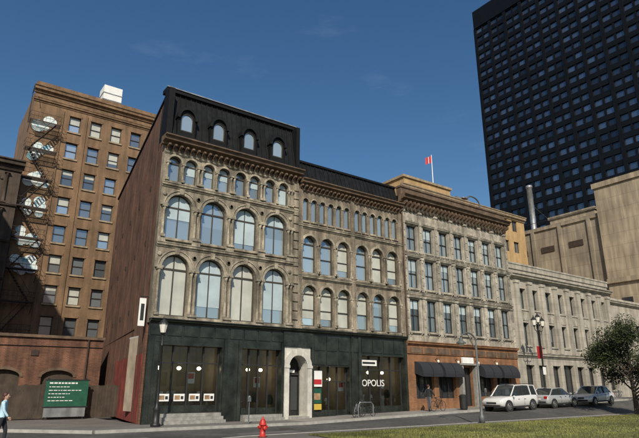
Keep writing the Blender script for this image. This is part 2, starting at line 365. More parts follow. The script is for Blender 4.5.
for i,c in enumerate(c1):
    window(B,c,1.66,5.6,8.25,.83,M['g_sky'],M['frame_brown'],mull=1,blind=[1,.8,1,.74][i])
    window(B,c,1.6,10.0,11.9,.8,M['g_sky'],M['frame_brown'],mull=1,blind=[.55,0,.85,.3][i],bm=M['g_blind2'])
    ring(B,'archivolts',tr,c,1.66,8.25,.83,.2,-.09,0); ring(B,'archivolts',tr,c,2.06,8.25,1.03,.06,-.14,0)
    ring(B,'archivolts',tr,c,1.6,11.9,.8,.18,-.09,0); ring(B,'archivolts',tr,c,1.96,11.9,.98,.06,-.14,0)
    for z in (9.05,12.66): B.profx('keystones',tr,c-.13,c+.13,[(0,z),(-.17,z+.03),(-.2,z+.36),(0,z+.36)])
    B.box('sills',tr,c-.95,c+.95,-.13,0,5.45,5.6); B.box('sills',tr,c-.93,c+.93,-.13,0,9.86,10.0)
    for sx in (-1.1,1.1):
        for z in (9.02,12.62): B.lathe('medallions',tr,(c+sx if abs(c+sx-.1)>.2 else c+sx+.12,0,z),[(.13,0),(.13,-.05),(.09,-.08)],10,'y')
for c in c4:
    window(B,c,.78,13.45,14.65,.39,M['g_sky'],M['frame_brown'],mull=0,ft=.05,blind=random.choice([0,.6,.5,.9]),bm=M['g_blind2'])
    ring(B,'archivolts',tr,c,.78,14.65,.39,.12,-.08,0)
    B.box('sills',tr,c-.46,c+.46,-.1,0,13.33,13.45)
bx=[.18,2.3,4.5,6.7,8.85]
for x in bx:
    for d in ((-.13,.13) if x>.3 else (.06,)):
        column(B,'columns',tr,x+d,-.09,5.6,8.22,.085); column(B,'columns',tr,x+d,-.09,10.0,11.88,.08)
        column(B,'columns',tr,x+d*.9,-.07,13.45,14.62,.065)
    B.box('pedestals',tr,x-.26 if x>.3 else 0.0,x+.26,-.15,0,5.30,5.598); B.box('pedestals',tr,x-.26 if x>.3 else 0.0,x+.26,-.15,0,9.72,9.998)
    B.box('impost_blocks',tr,x-.28 if x>.3 else 0,x+.28,-.18,0,8.222,8.34); B.box('impost_blocks',tr,x-.28 if x>.3 else 0,x+.28,-.18,0,11.882,12.0)
for x in c1: column(B,'columns',tr,x,-.07,13.45,14.62,.06)
for k in range(18):
    z=5.4+k*.58
    if z+.5<15.4: B.box('end_pilaster',st,9.14,9.5,-.14,0,z,z+.5)
cornice(B,'string_courses',tr,0,X1,0,9.45,9.72,.2); cornice(B,'string_courses',tr,0,X1,0,13.05,13.32,.2)
cornice(B,'string_courses',tr,0,X1,0,15.12,15.28,.12)
cornice(B,'main_cornice',M['cornice'],-.25,X1+.1,0,15.62,16.1,.75)
n=26
for i in range(n): bracket(B,'cornice_brackets',M['cornice'],.12+i*(X1-.24)/(n-1),.13,0,15.28,15.62,.5)
sl=M['slate']
B.poly('mansard',sl,[(0,.0,16.1),(X1,.0,16.1),(X1,.62,19.5),(.1,.62,19.5)])
B.poly('mansard',sl,[(0,.0,16.1),(.1,.62,19.5),(.1,1.2,19.5),(0,1.2,16.1)])
B.poly('mansard',sl,[(X1,.0,16.1),(X1,1.3,16.1),(X1,1.3,19.5),(X1,.62,19.5)])
x=.15
while x<X1-.05:
    B.profx('standing_seams',sl,x-.02,x+.02,[(0,16.1),(-.06,16.1),(.56,19.5),(.62,19.5)]); x+=.36
B.box('mansard_coping',M['black_metal'],-.05,X1+.08,.42,1.2,19.5,19.78); B.box('mansard_coping_lip',M['galv'],-.08,X1+.1,.36,.42,19.73,19.80)
B.box('mansard_end_pier',M['black_metal'],-.06,.30,-.08,.72,16.1,19.5); B.box('mansard_end_pier',M['black_metal'],X1-.22,X1+.06,-.08,.72,16.1,19.5)
for c in [1.2,3.35,5.55,7.75]:
    y=-.06
    wallrow(B,'dormers',M['black_metal'],c-.58,c+.58,16.45,18.35,[(c,.78,16.8,17.6,.39)],yf=y,dep=.2)
    B.box('dormer_sides',M['black_metal'],c-.60,c-.56,y,.6,16.4,17.9); B.box('dormer_sides',M['black_metal'],c+.56,c+.60,y,.6,16.4,17.9)
    window(B,c,.78,16.8,17.6,.39,M['g_blind2'],M['frame_black'],yf=y,dep=.12,mull=0,trans=False,ft=.045)
    ring(B,'dormer_hoods',M['slate'],c,1.0,17.6,.62,.16,y-.16,.75)
    B.box('dormer_sills',M['slate'],c-.66,c+.66,y-.12,.2,16.36,16.46)
B.box('chimney',M['redbrick'],4.6,5.4,16,17.2,19.3,20.5)
# ---- ground floor marble
mb=M['marble']
ops=[(2.55,3.7,.55,4.05,0),(7.05,2.7,.35,4.05,0)]
wallrow(B,'marble_front',mb,0,8.62,0,5.2,ops,dep=.6)
wallrow(B,'granite_entrance',M['archstone'],8.62,10.6,0,4.28,[(9.61,1.36,0.17,3.1,.68)],yf=-.004,dep=.9)
B.box('entrance_head',mb,8.62,10.6,-.004,.3,4.28,5.2)
ring(B,'granite_arch',M['archstone'],9.61,1.36,3.1,.68,.34,-.16,-.005)
for s in (-1,1):
    a=9.61+s*.68; b=9.61+s*1.02; B.box('granite_arch_jambs',M['archstone'],min(a,b),max(a,b),-.16,-.005,.0,3.1)
    B.box('arch_imposts',M['archstone'],min(a,b)-.03,max(a,b)+.03,-.2,-.163,3.0,3.16)
B.profx('arch_keystone',M['archstone'],9.48,9.74,[(-.162,3.74),(-.24,3.76),(-.27,4.2),(-.162,4.2)])
B.box('marble_band',mb,8.5,10.7,-.12,-.006,4.3,5.18)
B.box('door_recess',M['g_interior'],8.93,10.29,.86,.93,.17,3.9)
B.box('door_frame',M['frame_black'],8.95,9.02,.74,.86,.17,3.1); B.box('door_frame',M['frame_black'],10.2,10.27,.74,.86,.17,3.1); B.box('door_frame',M['frame_black'],9.02,10.2,.74,.86,2.6,2.7); B.box('door_frame',M['frame_black'],9.58,9.64,.76,.86,.17,2.6)
B.box('door_glass',M['g_dark'],9.06,9.56,.82,.85,.5,2.5); B.box('door_glass',M['g_dark'],9.68,10.16,.82,.85,.5,2.5)
B.box('door_number',M['white'],9.35,9.87,.70,.735,2.75,2.92)
B.box('entrance_steps',M['granite'],8.9,10.32,-.35,.855,0.005,.168)
for x in (0.03,.34,4.5,5.45,8.40):
    B.box('marble_pilasters',mb,x,x+.3 if x<1 else x+.2,-.09,-.003,.0,4.5)
for i in range(9): B.box('marble_panels',mb,.1+i*.95,.1+i*.95+.82,-.05,-.003,4.55,5.12)
cornice(B,'shopfront_cornice',mb,0,10.65,0,5.18,5.42,.32)
shop(B,ops,.5,4,11)
for i in range(4):
    B.box('placards',M['white'],.95+i*.88,.95+i*.88+.62,.36,.39,1.12,1.5)
    B.box('placard_prints',M['warm'],1.0+i*.88,1.0+i*.88+.3,.350,.358,1.2,1.42)
    B.box('placard_marks',M['frame_black'],1.35+i*.88,1.35+i*.88+.15,.350,.358,1.22,1.38)
for k in range(3): B.box('shop_steps',M['granite'],.9,4.35,-.95+.3*k,-.093,0.17*k+.004,.17*(k+1))
for k in range(2): B.box('shop_steps2',M['granite'],5.7,8.35,-.65+.3*k,-.093,0.17*k+.004,.17*(k+1))
B.box('blade_sign',M['white'],-.5,-.15,.35,.42,5.0,6.5); B.tube('blade_sign_arm',M['iron'],[(-.5,.385,6.6),(.05,.385,6.6)],.025)
B.box('blade_sign_print',M['frame_black'],-.42,-.23,.34,.348,5.3,6.2)
B.done(smooth=('columns_shafts','medallions','display_vases','display_plants','pendant_lamps'))

# ================================================================ BUILDING 2
B=Obj('mansard_stone_building'); st,tr=M['stone2'],M['stone1b']; X0,X2=9.5,19.15
B.box('brick_body',M['redbrick'],X0+.003,X2-.003,.4,21,5.25,15.6); B.box('brick_body',M['redbrick'],X0+.003,X2-.003,4.5,21,0,5.25)
c2=[10.5,11.95,13.4,15.1,16.6,18.1]
wallrow(B,'front_wall',st,X0,X2,5.2,8.9,[(c,1.12,5.65,7.75,.56) for c in c2])
wallrow(B,'front_wall',st,X0,X2,8.9,12.3,[(c,1.12,9.15,11.15,.56) for c in c2])
c5=[]
for c in c2: c5+=[c-.36,c+.36]
wallrow(B,'front_wall',st,X0,X2,12.3,15.0,[(c,.48,12.75,14.1,.24) for c in c5])
for j,c in enumerate(c2):
    for zb,zs in ((5.65,7.75),(9.15,11.15)):
        window(B,c,1.12,zb,zs,.56,M['g_sky'],M['frame_brown'],mull=0,blind=random.choice([0,.45,.8,.6,1]),bm=M['g_blind'] if zb<6 else M['g_blind2'])
        B.box('frames',M['frame_brown'],c-.5,c+.5,.2,.3,zb+1.05,zb+1.1)
        ring(B,'archivolts',tr,c,1.12,zs,.56,.15,-.09,0)
        B.profx('keystones',tr,c-.1,c+.1,[(0,zs+.54),(-.15,zs+.56),(-.17,zs+.86),(0,zs+.86)])
        B.box('sills',tr,c-.64,c+.64,-.11,0,zb-.13,zb)
        for s in (-1,1): column(B,'columns',tr,c+s*.66,-.06,zb,zs,.06)
for c in c5:
    window(B,c,.48,12.75,14.1,.24,M['g_sky'],M['frame_brown'],mull=0,trans=False,ft=.04,dep=.2)
    ring(B,'archivolts',tr,c,.48,14.1,.24,.09,-.06,0); B.box('sills',tr,c-.3,c+.3,-.08,0,12.63,12.75)
for x in (9.52,14.07,18.8):
    for z0,z1 in ((5.45,8.85),(8.98,12.25),(12.5,14.9)): B.box('pilasters',st,x,x+.33,-.13,-.002,z0,z1)
cornice(B,'string_courses',tr,X0,X2,0,8.72,8.96,.2); cornice(B,'string_courses',tr,X0,X2,0,12.2,12.46,.2); cornice(B,'string_courses',tr,X0,X2,0,5.43,5.55,.12)
cornice(B,'main_cornice',M['cornice'],X0+.12,X2,0,15.2,15.65,.6)
for i in range(28): bracket(B,'cornice_brackets',M['cornice'],X0+.15+i*(X2-X0-.3)/27,.11,0,14.85,15.2,.42)
B.box('frieze',M['cornice'],X0,X2,-.03,.4,15.0,15.2)
B.poly('mansard',sl,[(X0,.1,15.65),(X2,.1,15.65),(X2,.5,17.15),(X0,.5,17.15)]); B.poly('mansard_end',sl,[(X0,.1,15.65),(X0,.5,17.15),(X0,2,17.15),(X0,2,15.65)])
B.box('roof_deck',M['roof'],X0,X2,.5,21,15.6,17.0)
x=X0+.2
while x<X2: B.profx('standing_seams',sl,x-.02,x+.02,[(.1,15.65),(.04,15.65),(.44,17.15),(.5,17.15)]); x+=.38
B.box('ridge_cap',M['black_metal'],X0,X2,.38,.9,17.15,17.3)
B.tube('drainpipe',M['cornice'],[(X2-.05,-.3,15.1),(X2-.05,-.3,5.5)],.06,6)
ops=[(12.35,2.95,.12,3.15,0),(16.9,4.0,.3,3.95,0)]
wallrow(B,'marble_front',mb,10.6,X2,0,5.2,ops,dep=.6)
shop(B,ops,.5,4,23)
for x in (10.65,13.95,14.55,18.92): B.box('marble_pilasters',mb,x,x+.2,-.08,-.003,0,5.15)
for i in range(8): B.box('marble_panels',mb,10.9+i*1.0,10.9+i+.86,-.05,-.003,4.15,5.05)
for i in range(3): B.box('marble_panels',mb,10.9+i*1.0,10.9+i+.86,-.05,-.003,3.25,4.05)
cornice(B,'shopfront_cornice',mb,10.65,X2,0,5.18,5.42,.3)
B.box('shop_posters',M['white'],11.0,11.75,.3,.38,1.9,2.9); B.box('poster_red',M['orange_sign'],11.05,11.7,.28,.298,2.05,2.35); B.box('poster_green',M['greenboard'],11.0,11.7,.3,.38,.9,1.8); B.box('poster_photo',M['warm'],11.1,11.6,.285,.298,1.1,1.5); B.box('poster_yellow',M['yellow_sign'],11.0,11.7,.3,.38,.5,.85)
B.box('fascia_sign',M['white'],15.05,16.5,.3,.38,3.3,3.7); B.box('fascia_sign_print',M['frame_black'],15.2,16.35,.292,.298,3.42,3.56)
B.done(smooth=('columns_shafts','display_vases','display_plants','pendant_lamps'))
t=bpy.data.curves.new('shop_lettering','FONT'); t.body='OPOLIS'; t.size=.62; t.extrude=.01
to=bpy.data.objects.new('shop_lettering',t); scene.collection.objects.link(to); to.location=(15.15,.37,1.95); to.rotation_euler=(R(90),0,0); t.materials.append(M['white']); to.parent=B.e

# ================================================================ BUILDING 3
B=Obj('carved_limestone_building'); st=M['stone3']; X3=32.4
B.box('brick_body',M['redbrick'],X2+.003,X3-.003,.42,20,0,16.6)
c3=[20.25+1.84*i for i in range(7)]
Z=((5.9,8.3),(9.15,11.45),(12.1,14.15))
for kk,((z0,z1),(zb,zt)) in enumerate(zip(((5.0,8.8),(8.8,11.85),(11.85,15.6)),Z)):
    wallrow(B,'front_wall',st,X2,X3,z0,z1,[(c,1.12,zb,zt,0) for c in c3],dep=.28)
    for c in c3:
        window(B,c,1.12,zb,zt,0,M['g_mid'] if kk==0 else M['g_sky'],M['frame_black'],dep=.26,mull=1,trans=False,gp='glass%d'%min(kk,1),blind=random.choice([0,0,0,.4,.25]) if kk else random.choice([0,0,.3]),bm=M['g_blind2'])
        B.box('frames',M['frame_black'],c-.48,c+.48,.14,.24,(zb+zt)/2-.03,(zb+zt)/2+.03)
        B.box('window_surrounds',st,c-.71,c-.56,-.09,-.002,zb,zt); B.box('window_surrounds',st,c+.56,c+.71,-.09,-.002,zb,zt)
        cornice(B,'window_hoods',st,c-.74,c+.74,0,zt+.05,zt+.27,.22)
        B.box('sills',st,c-.74,c+.74,-.16,-.002,zb-.14,zb)
        for s in (-.55,.55): bracket(B,'sill_brackets',st,c+s,.12,0,zb-.42,zb-.14,.14)
        for q in (-.35,0,.35): B.lathe('carved_rosettes',st,(c+q,0,zt+.42),[(.12,0),(.12,-.06),(.05,-.1)],8,'y')
    for i in range(8):
        x=c3[0]-.92+1.84*i
        if x>X3-.2: x=X3-.2
        B.box('pilasters',st,x-.15,x+.15,-.15,-.002,z0+.1,z1-.25)
        B.box('pilaster_caps',st,x-.2,x+.2,-.22,-.002,z1-.42,z1-.25)
        for zz in (z0+.6,z0+1.2,z0+1.8,z0+2.4): B.box('carved_blocks',st,x-.1,x+.1,-.19,-.152,zz,zz+.3)
    cornice(B,'string_courses',st,X2,X3,0,z1-.24,z1,.24)
cornice(B,'main_cornice',M['cornice'],X2-.1,X3+.15,0,15.95,16.5,.85)
B.box('cornice_frieze',M['cornice'],X2,X3,-.05,.42,15.6,15.96)
for i in range(30): bracket(B,'cornice_brackets',M['cornice'],X2+.2+i*(X3-X2-.4)/29,.14,0-.05,15.3,15.96,.6)
B.box('parapet',M['cornice'],X2,X3,-.2,.3,16.5,17.15); B.box('parapet_cap',M['cornice'],X2-.05,X3+.05,-.28,.36,17.15,17.3)
ops=[(20.9,1.9,1.1,3.5,0),(23.3,1.9,1.1,3.5,0),(25.55,1.5,.5,3.4,0),(27.9,1.9,1.2,3.5,0),(30.3,1.9,1.2,3.5,0)]
wallrow(B,'shop_brick_wall',M['shopbrick'],X2,X3,0,5.0,ops,yf=-.06,dep=.45)
for (cx,w,zb,zt,_) in ops:
    l,r=cx-w/2,cx+w/2
    B.poly('shop_glass',M['g_dark'],[(l,.3,zb),(r,.3,zb),(r,.3,zt),(l,.3,zt)])
    for i in range(4):
        x=l+(r-l-.06)*i/3; B.box('shop_frames',M['frame_black'],x,x+.06,.2,.32,zb,zt)
    if w>1.6:
        for (l2,r2) in ((l-.1,cx-.04),(cx+.04,r+.1)):
            nn=6; P=[(-.07-.85*math.sin(a*math.pi/2/nn),2.85+.85*math.cos(a*math.pi/2/nn)) for a in range(nn+1)]
            B.profx('awnings',M['cl_dark'],l2,r2,P+[(-.9,2.62),(-.85,2.62),(-.07,2.85)])
cornice(B,'shop_cornice',M['shopbrick'],X2,X3,-.06,4.85,5.15,.3)
B.box('stone_fascia',M['shopbrick'],X2,X3,-.14,-.063,4.25,4.8)
for i in range(9): B.box('fascia_panels',M['cornice'],X2+.3+i*1.45,X2+1.55+i*1.45,-.17,-.143,4.32,4.72)
B.box('door_sign',M['white'],24.9,26.2,-.34,-.183,3.7,4.15)
for x in (24.6,26.3): B.box('entrance_piers',M['granite'],x,x+.25,-.42,-.063,0,3.55); 
B.box('entrance_entablature',M['granite'],24.45,26.7,-.5,-.145,3.55,3.68)
for x in (22.1,24.35,26.75,29.1): B.tube('wall_lamps',M['iron'],[(x,-.07,3.9),(x,-.3,4.0),(x,-.36,3.85)],.025,5); B.sphere('wall_lamp_globes',M['globe'],(x,-.36,3.75),.1,(1,1,1.2),8,6)
B.done()

# ================================================================ BUILDING 4
B=Obj('neoclassical_bank_building'); st=M['stone4']; X4=49.8
B.box('body',st,X3+.01,X4,.5,4.5,0,12.3)
c=[34.3,36.2,38.4,40.4,42.5,44.5,46.6,48.4]
wallrow(B,'front_wall',st,X3+.01,X4,5.0,8.2,[(x,.95,5.5,7.5,0) for x in c],dep=.45)
wallrow(B,'front_wall',st,X3+.01,X4,8.2,12.3,[(x,.95,8.7,10.6,0) for x in c],dep=.45)
wallrow(B,'front_wall',st,X3+.01,X4,0,5.0,[(x,1.25,1.7,3.8,0) for x in c[:3]]+[(c[3],1.7,.85,3.9,0)]+[(x,1.25,1.7,3.8,0) for x in c[4:]],dep=.45)
for x in c:
    for zb,zt,w in ((5.5,7.5,.95),(8.7,10.6,.95),(1.7 if x!=c[3] else .85,3.8 if x!=c[3] else 3.9,1.25 if x!=c[3] else 1.7)):
        window(B,x,w,zb,zt,0,M['g_mid'] if zb>4 else M['g_dark'],M['frame_black'],dep=.45,mull=1,trans=False,gp='glass_up' if zb>4 else 'glass_low')
        B.box('sills',st,x-w/2-.1,x+w/2+.1,-.1,-.002,zb-.15,zb)
    B.box('spandrel_panels',M['stone3'],x-.42,x+.42,-.05,-.002,7.68,8.48)
xs=[33.3]+[(a+b)/2 for a,b in zip(c[:-1],c[1:])]+[49.35]
for x in xs: B.box('pilasters',st,x-.3,x+.3,-.2,-.002,4.9,11.0); B.box('pilaster_caps',st,x-.36,x+.36,-.27,-.002,11.0,11.25)
cornice(B,'belt_course',st,X3+.01,X4+.1,0,4.45,4.85,.3)
cornice(B,'main_cornice',st,X3+.01,X4+.2,0,11.4,11.85,.55)
B.box('parapet',st,X3+.01,X4+.05,-.1,.5,12.303,12.75); B.box('parapet_cap',st,X3,X4+.1,-.16,.56,12.75,12.9)
for k in range(2): B.box('steps',M['granite'],39.2,41.6,-.8+.3*k,-.05,.5+.17*k+.004,.5+.17*(k+1))
B.done()
B=Obj('low_limestone_annex'); B.box('body',M['stone4'],49.95,59.8,.6,4.5,0,11.3)
wallrow(B,'front_wall',M['stone4'],49.95,59.8,0,11.3,[(51.6+i*2.2,1.1,6.2,8.6,0) for i in range(4)],yf=.2,dep=.35)
for i in range(4): window(B,51.6+i*2.2,1.1,6.2,8.6,0,M['g_mid'],M['frame_black'],yf=.2,dep=.35)
cornice(B,'cornice',M['stone4'],49.95,59.9,.2,10.6,11.0,.4); B.box('letters_panel',M['darkstone'],51,58,.12,.197,5.1,5.3); B.done()
B=Obj('tan_concrete_block')
B.box('body',M['concrete'],60,84,-6,4.7,0,27.3); B.box('parapet',M['concrete'],59.8,84,-6.2,4.9,27.3,28.0); B.box('ledge',M['concrete'],59.7,60,-6,4.7,14.5,15.1)
for k in range(5):
    for y in (-4,-1,2): B.box('slot_windows',M['g_dark'],59.95,60.02,y,y+1.3,3+k*2.1,4.2+k*2.1)
B.done()
B=Obj('grey_concrete_warehouse')
B.box('body',M['concrete2'],60.5,92,4.9,48,0,23.6); B.box('parapet_cap',M['concrete2'],60.3,92,4.9,48.2,23.6,24.1)
B.box('penthouse',M['concrete'],66,80,8,15,24.1,26.6); B.box('penthouse_cap',M['concrete2'],65.8,80.2,7.8,15.2,26.6,27.0)
for k in range(10): B.box('wall_ribs',M['concrete2'],60.25,60.5,6+k*4.2,6.5+k*4.2,0,23.6)
for k in range(9): B.box('louvres',M['rust'],60.40,60.5-.003,7.4+k*4.2,9.4+k*4.2,20.3,21.1)
B.tube('roof_rail',M['iron'],[(60.6,5,25.0),(60.6,48,25.0)],.04,5)
B.done()
B=Obj('roof_vent_stack'); B.lathe('pipe',M['galv'],(66,17.8,24.1),[(.55,0),(.42,.3),(.42,8.6),(.5,8.65),(.5,9.0),(.4,9.0)],16); B.tube('guy',M['iron'],[(66,17.8,30),(69,14,24.2)],.03); B.done(smooth=('pipe',))
B=Obj('ochre_brick_building')
B.box('body',M['orange'],34.4,59,15.4,30,0,25.3)
ws=[(36+i*2.3,1.2) for i in range(10)]
for k in range(3):
    wallrow(B,'front_wall',M['orange'],34.4,59,16+k*3.1,19.1+k*3.1,[(x,w,17+k*3.1,18.6+k*3.1,0) for x,w in ws],yf=15,dep=.3)
    for x,w in ws: window(B,x,w,17+k*3.1,18.6+k*3.1,0,M['g_tall'],M['frame_black'],yf=15,dep=.3,mull=1,trans=False)
cornice(B,'cornice',M['talltrim'],34.3,59.1,15,24.9,25.6,.5)
B.box('penthouse',M['orange'],35.5,44,15.6,24,25.3,26.9); B.box('penthouse_cap',M['talltrim'],35.3,44.2,15.4,24.2,26.9,27.2); B.box('roof_unit',M['galv'],47,49.5,17,19,25.6,27.2)
B.done()
B=Obj('rooftop_flagpole'); B.tube('pole',M['white'],[(41.5,16.2,27.2),(41.5,16.2,31.6)],[.07,.04]); 
V=[]
for i in range(7):
    for z in (0,1): V.append((41.5-.2*i,16.2+.1*math.sin(i*1.1),30.5-.1*i+z*.95))
for i in range(6): B.poly('flag_red' if i<2 or i>3 else 'flag_white',M['orange_sign'] if i<2 or i>3 else M['white'],[V[2*i],V[2*i+2],V[2*i+3],V[2*i+1]])
B.done()
B=Obj('roof_flood_lamp'); B.tube('arm',M['greyiron'],[(31.2,1.5,17)]+[(31.2,1.5,18.4)]+[(31.2-1.0+1.0*math.cos(a*math.pi/10),1.5,18.4+.7*math.sin(a*math.pi/10)) for a in range(1,9)],.07)
B.sphere('head',M['galv'],(29.1,1.5,18.7),.3,(1.4,.8,.4)); B.done(smooth=('head',))

# ================================================================ TOWER
B=Obj('dark_office_tower')
tx,ty0,ty1,tz=130,12,71,129
B.box('core',M['tower'],tx+.6,tx+50,ty0,ty1,0,tz)
B.poly('glass',M['g_tower'],[(tx+.4,ty0,0),(tx+.4,ty1,0),(tx+.4,ty1,tz-7),(tx+.4,ty0,tz-7)])
B.poly('glass',M['g_tower'],[(tx,ty0-.01,0),(tx+50,ty0-.01,0),(tx+50,ty0-.01,tz-7),(tx,ty0-.01,tz-7)])
ny=20; dy=(ty1-ty0)/ny
for i in range(ny+1): 
    w=.55 if i%2==0 else .3
    B.box('mullions',M['tower'],tx-.15 if i%2==0 else tx+.1,tx+.5,ty0+i*dy-w,ty0+i*dy+w,0,tz-7)
for k in range(37): B.box('spandrels',M['tower'],tx+.0,tx+.5,ty0,ty1,k*3.4-.75,k*3.4+.75 if k<36 else k*3.4)
for i in range(17): B.box('mullions',M['tower'],tx+i*3,tx+i*3+.8,ty0-.4,ty0,0,tz-7)
B.box('crown',M['tower'],tx-.3,tx+50,ty0-.5,ty1+.3,tz-7,tz)
B.done()

# ================================================================ LEFT: tall brick building
B=Obj('tall_brown_brick_building'); ym=34; zt=35.2; xl=-3.7; xr=16
B.box('body',M['tallbrick'],xl+.01,xr,ym+.42,46,0,34.4)
cols=[.8+2.36*i for i in range(7)]
top=31.2; 
B.poly('front_wall',M['tallbrick'],[(xl,ym,32.55),(xr,ym,32.55),(xr,ym,zt-.8),(xl,ym,zt-.8)])
for k in range(10):
    zc=top-3.3*k
    wallrow(B,'front_wall',M['tallbrick'],xl,xr,zc-1.95,zc+1.35,[(c,1.25,zc-1.0,zc+.95,0) for c in cols],yf=ym,dep=.35)
    for i,c in enumerate(cols):
        window(B,c,1.25,zc-1.0,zc+.95,0,M['g_tall'],M['frame_brown'],yf=ym,dep=.35,mull=0,trans=False,ft=.08,blind=random.choice([0,0,.5,.3,1,0,.7]))
        B.box('frames',M['frame_brown'],c-.55,c+.55,ym+.22,ym+.33,zc-.06,zc+.02)
        B.box('sills',M['talltrim'],c-.75,c+.75,ym-.12,ym-.003,zc-1.18,zc-1.0); B.box('lintels',M['tallbrick'],c-.72,c+.72,ym-.06,ym-.003,zc+.95,zc+1.2)
cornice(B,'cornice',M['tallbrick'],xl-.1,xr,ym,32.9,33.4,.3); cornice(B,'top_cornice',M['tallbrick'],xl-.2,xr,ym,34.0,34.8,.6); B.box('parapet',M['tallbrick'],xl,xr,ym+.05,ym+.5,34.8,zt+.3)
for x in (-.6,2.0): B.box('pilasters',M['tallbrick'],x,x+.12,ym-.12,ym-.003,2,32.6)
B.box('roof_unit',M['white'],3.7,5.9,34.9,37,35.2,38.0); B.box('roof_unit_bands',M['galv'],3.65,5.95,34.85,37.05,36.0,36.1); B.box('roof_unit_bands',M['galv'],3.65,5.95,34.85,37.05,36.9,37.0)
rnd=random.Random(4); lay=0
for k in range(6):      # painted clouds, each a heap of rounded puffs
    z=30.4-3.3*k+rnd.uniform(-.2,.2)
    for q in range(8):
        cx=-2.25+rnd.uniform(-.85,.85); cz=z+rnd.uniform(-.75,.75); rr=rnd.uniform(.3,.62); lay+=1
        cx=max(xl+rr+.02,min(cx,-.05-rr)); P=[(cx+rr*math.cos(2*math.pi*j/18)*1.1,ym-.012-.0022*lay,cz+rr*math.sin(2*math.pi*j/18)) for j in range(18)]
        B.poly('cloud_mural',M['mural'],P)
B.done()
B=Obj('fire_escape'); m=M['rust']
for k in range(9):
    z=30.0-3.3*k; x0,x1,y0,y1=-4.0,-.8,ym-1.4,ym-.15
    for i in range(9): B.box('landings',m,x0,x1,y0+i*.145,y0+i*.145+.035,z,z+.04)
    B.box('landings',m,x0,x1,y0-.05,y0,z-.08,z+.05)
    for zz in (.5,1.0): B.tube('rails',m,[(x0,y1,z+zz),(x0,y0,z+zz),(x1,y0,z+zz),(x1,y1,z+zz)],.022,5)
    for i in range(9):
        x=x0+i*(x1-x0)/8; B.tube('balusters',m,[(x,y0,z),(x,y0,z+1.0)],.012,4)
    for s in (x0+.1,x1-.1): B.tube('brackets',m,[(s,y0,z),(s,ym,z-1.1)],.03,4)
    if k<8:
        a,b=(x0+.4,x1-.5) if k%2 else (x1-.5,x0+.4)
        for yy in (y0+.1,y0+.7): B.tube('stairs',m,[(a,yy,z),(b,yy,z-3.3)],.035,4); 
        for i in range(12):
            t=(i+.5)/12; B.box('treads',m,a+(b-a)*t-.1,a+(b-a)*t+.1,y0+.12,y0+.68,z-3.3*t,z-3.3*t+.02)
        B.tube('stair_rail',m,[(a,y0+.1,z+.9),(b,y0+.1,z-2.4)],.02,4)
B.tube('top_gooseneck',m,[(-4,ym-.2,30),(-4,ym-.2,33.6),(-4,ym-1.2,34.3),(-4,ym-1.5,33.5)],.05)
B.done()
B=Obj('dark_stone_building'); m=M['darkstone']; y=32.5; xa,xb=-24,-3.9
B.box('body',m,xa,xb,y+.42,50,0,24)
for k in range(6):
    z=1.0+k*3.8; ops=[(xa+1.6+i*2.3,1.2,z+.9,z+2.5,.5) for i in range(8)]
    wallrow(B,'front_wall',m,xa,xb,z,z+3.8,ops,yf=y,dep=.4)
    for o in ops:
        window(B,*o,M['g_mid'],M['frame_black'],yf=y,dep=.4,mull=1); ring(B,'archivolts',m,o[0],o[1],o[3],o[4],.2,y-.12,y)
    cornice(B,'string_courses',m,xa,xb+.05,y,z+3.5,z+3.75,.25)
    for i in range(9): column(B,'columns',m,xa+.45+i*2.3,y-.1,z,z+3.3,.14)
B.box('low_wall',m,xa,xb,y,y+.4,0,1.0)
cornice(B,'top_cornice',m,xa,xb+.2,y,23.8,24.7,.8); B.done(smooth=('columns_shafts',))
B=Obj('low_brick_garage'); m=M['redbrick']
go=[(-19+i*3.6,2.2,.0,2.6,.5) for i in range(6)]
wallrow(B,'front_wall',m,-22,2.0,0,5.4,go,yf=16,dep=.3)
B.box('body',m,-22,2.0,16.35,24,0,5.4); B.box('coping',M['cornice'],-22.1,2.1,15.85,24,5.4,5.6)
for i in range(6):
    B.box('doors',M['wood'],-19+i*3.6-1.1,-19+i*3.6+1.1,16.28,16.34,0,3.1); ring(B,'arches',M['cornice'],-19+i*3.6,2.2,2.6,.5,.2,15.95,16)
for i in range(5): B.box('wall_vents',M['rust'],-17.4+i*3.6,-16.9+i*3.6,15.93,15.997,4.1,4.5)
B.tube('drainpipe',M['rust'],[(.9,15.9,5.4),(.9,15.9,.05)],.06,6); B.tube('cable',M['iron'],[(-22,15.95,4.8),(-10,15.95,4.74),(2,15.95,4.82)],.025,4)
B.done()
# warehouse across the side street (left of the picture): its shadow falls across the yard
B=Obj('brick_warehouse'); m=M['redbrick']
B.box('body',m,-46,-15.5,4.4,30,0,33); cornice(B,'cornice',M['cornice'],-46.2,-15.3,4.0,32,33.3,.6)
for k in range(8):
    z=1+k*3.9; ops=[(-44+i*3.1,1.5,z+.9,z+3.0,.3) for i in range(9)]
    wallrow(B,'front_wall',m,-46,-15.5,z,z+3.9,ops,yf=4.0,dep=.35)
    for o in ops: window(B,*o,M['g_mid'],M['frame_black'],yf=4.0,dep=.35)
    for i in range(7): B.box('side_windows',M['g_dark'],-15.5,-15.47,6+i*3.3,7.4+i*3.3,z+.9,z+3.0); B.box('side_sills',M['granite'],-15.5,-15.35,5.9+i*3.3,7.5+i*3.3,z+.75,z+.9)
B.box('plinth',M['granite'],-46,-15.5,3.95,4.4,0,1.0); B.done()
B=Obj('timber_hoarding')
x=-13
while x<1.3:
    B.box('boards',M['wood'],x,x+.18,8.6+random.uniform(-.008,.008),8.63,0.05,2.0+random.uniform(-.05,.05)); x+=.19
B.box('rails',M['wood'],-13,1.3,8.64,8.7,.5,.6); B.box('rails',M['wood'],-13,1.3,8.64,8.7,1.6,1.7); B.done()
B=Obj('green_notice_board')
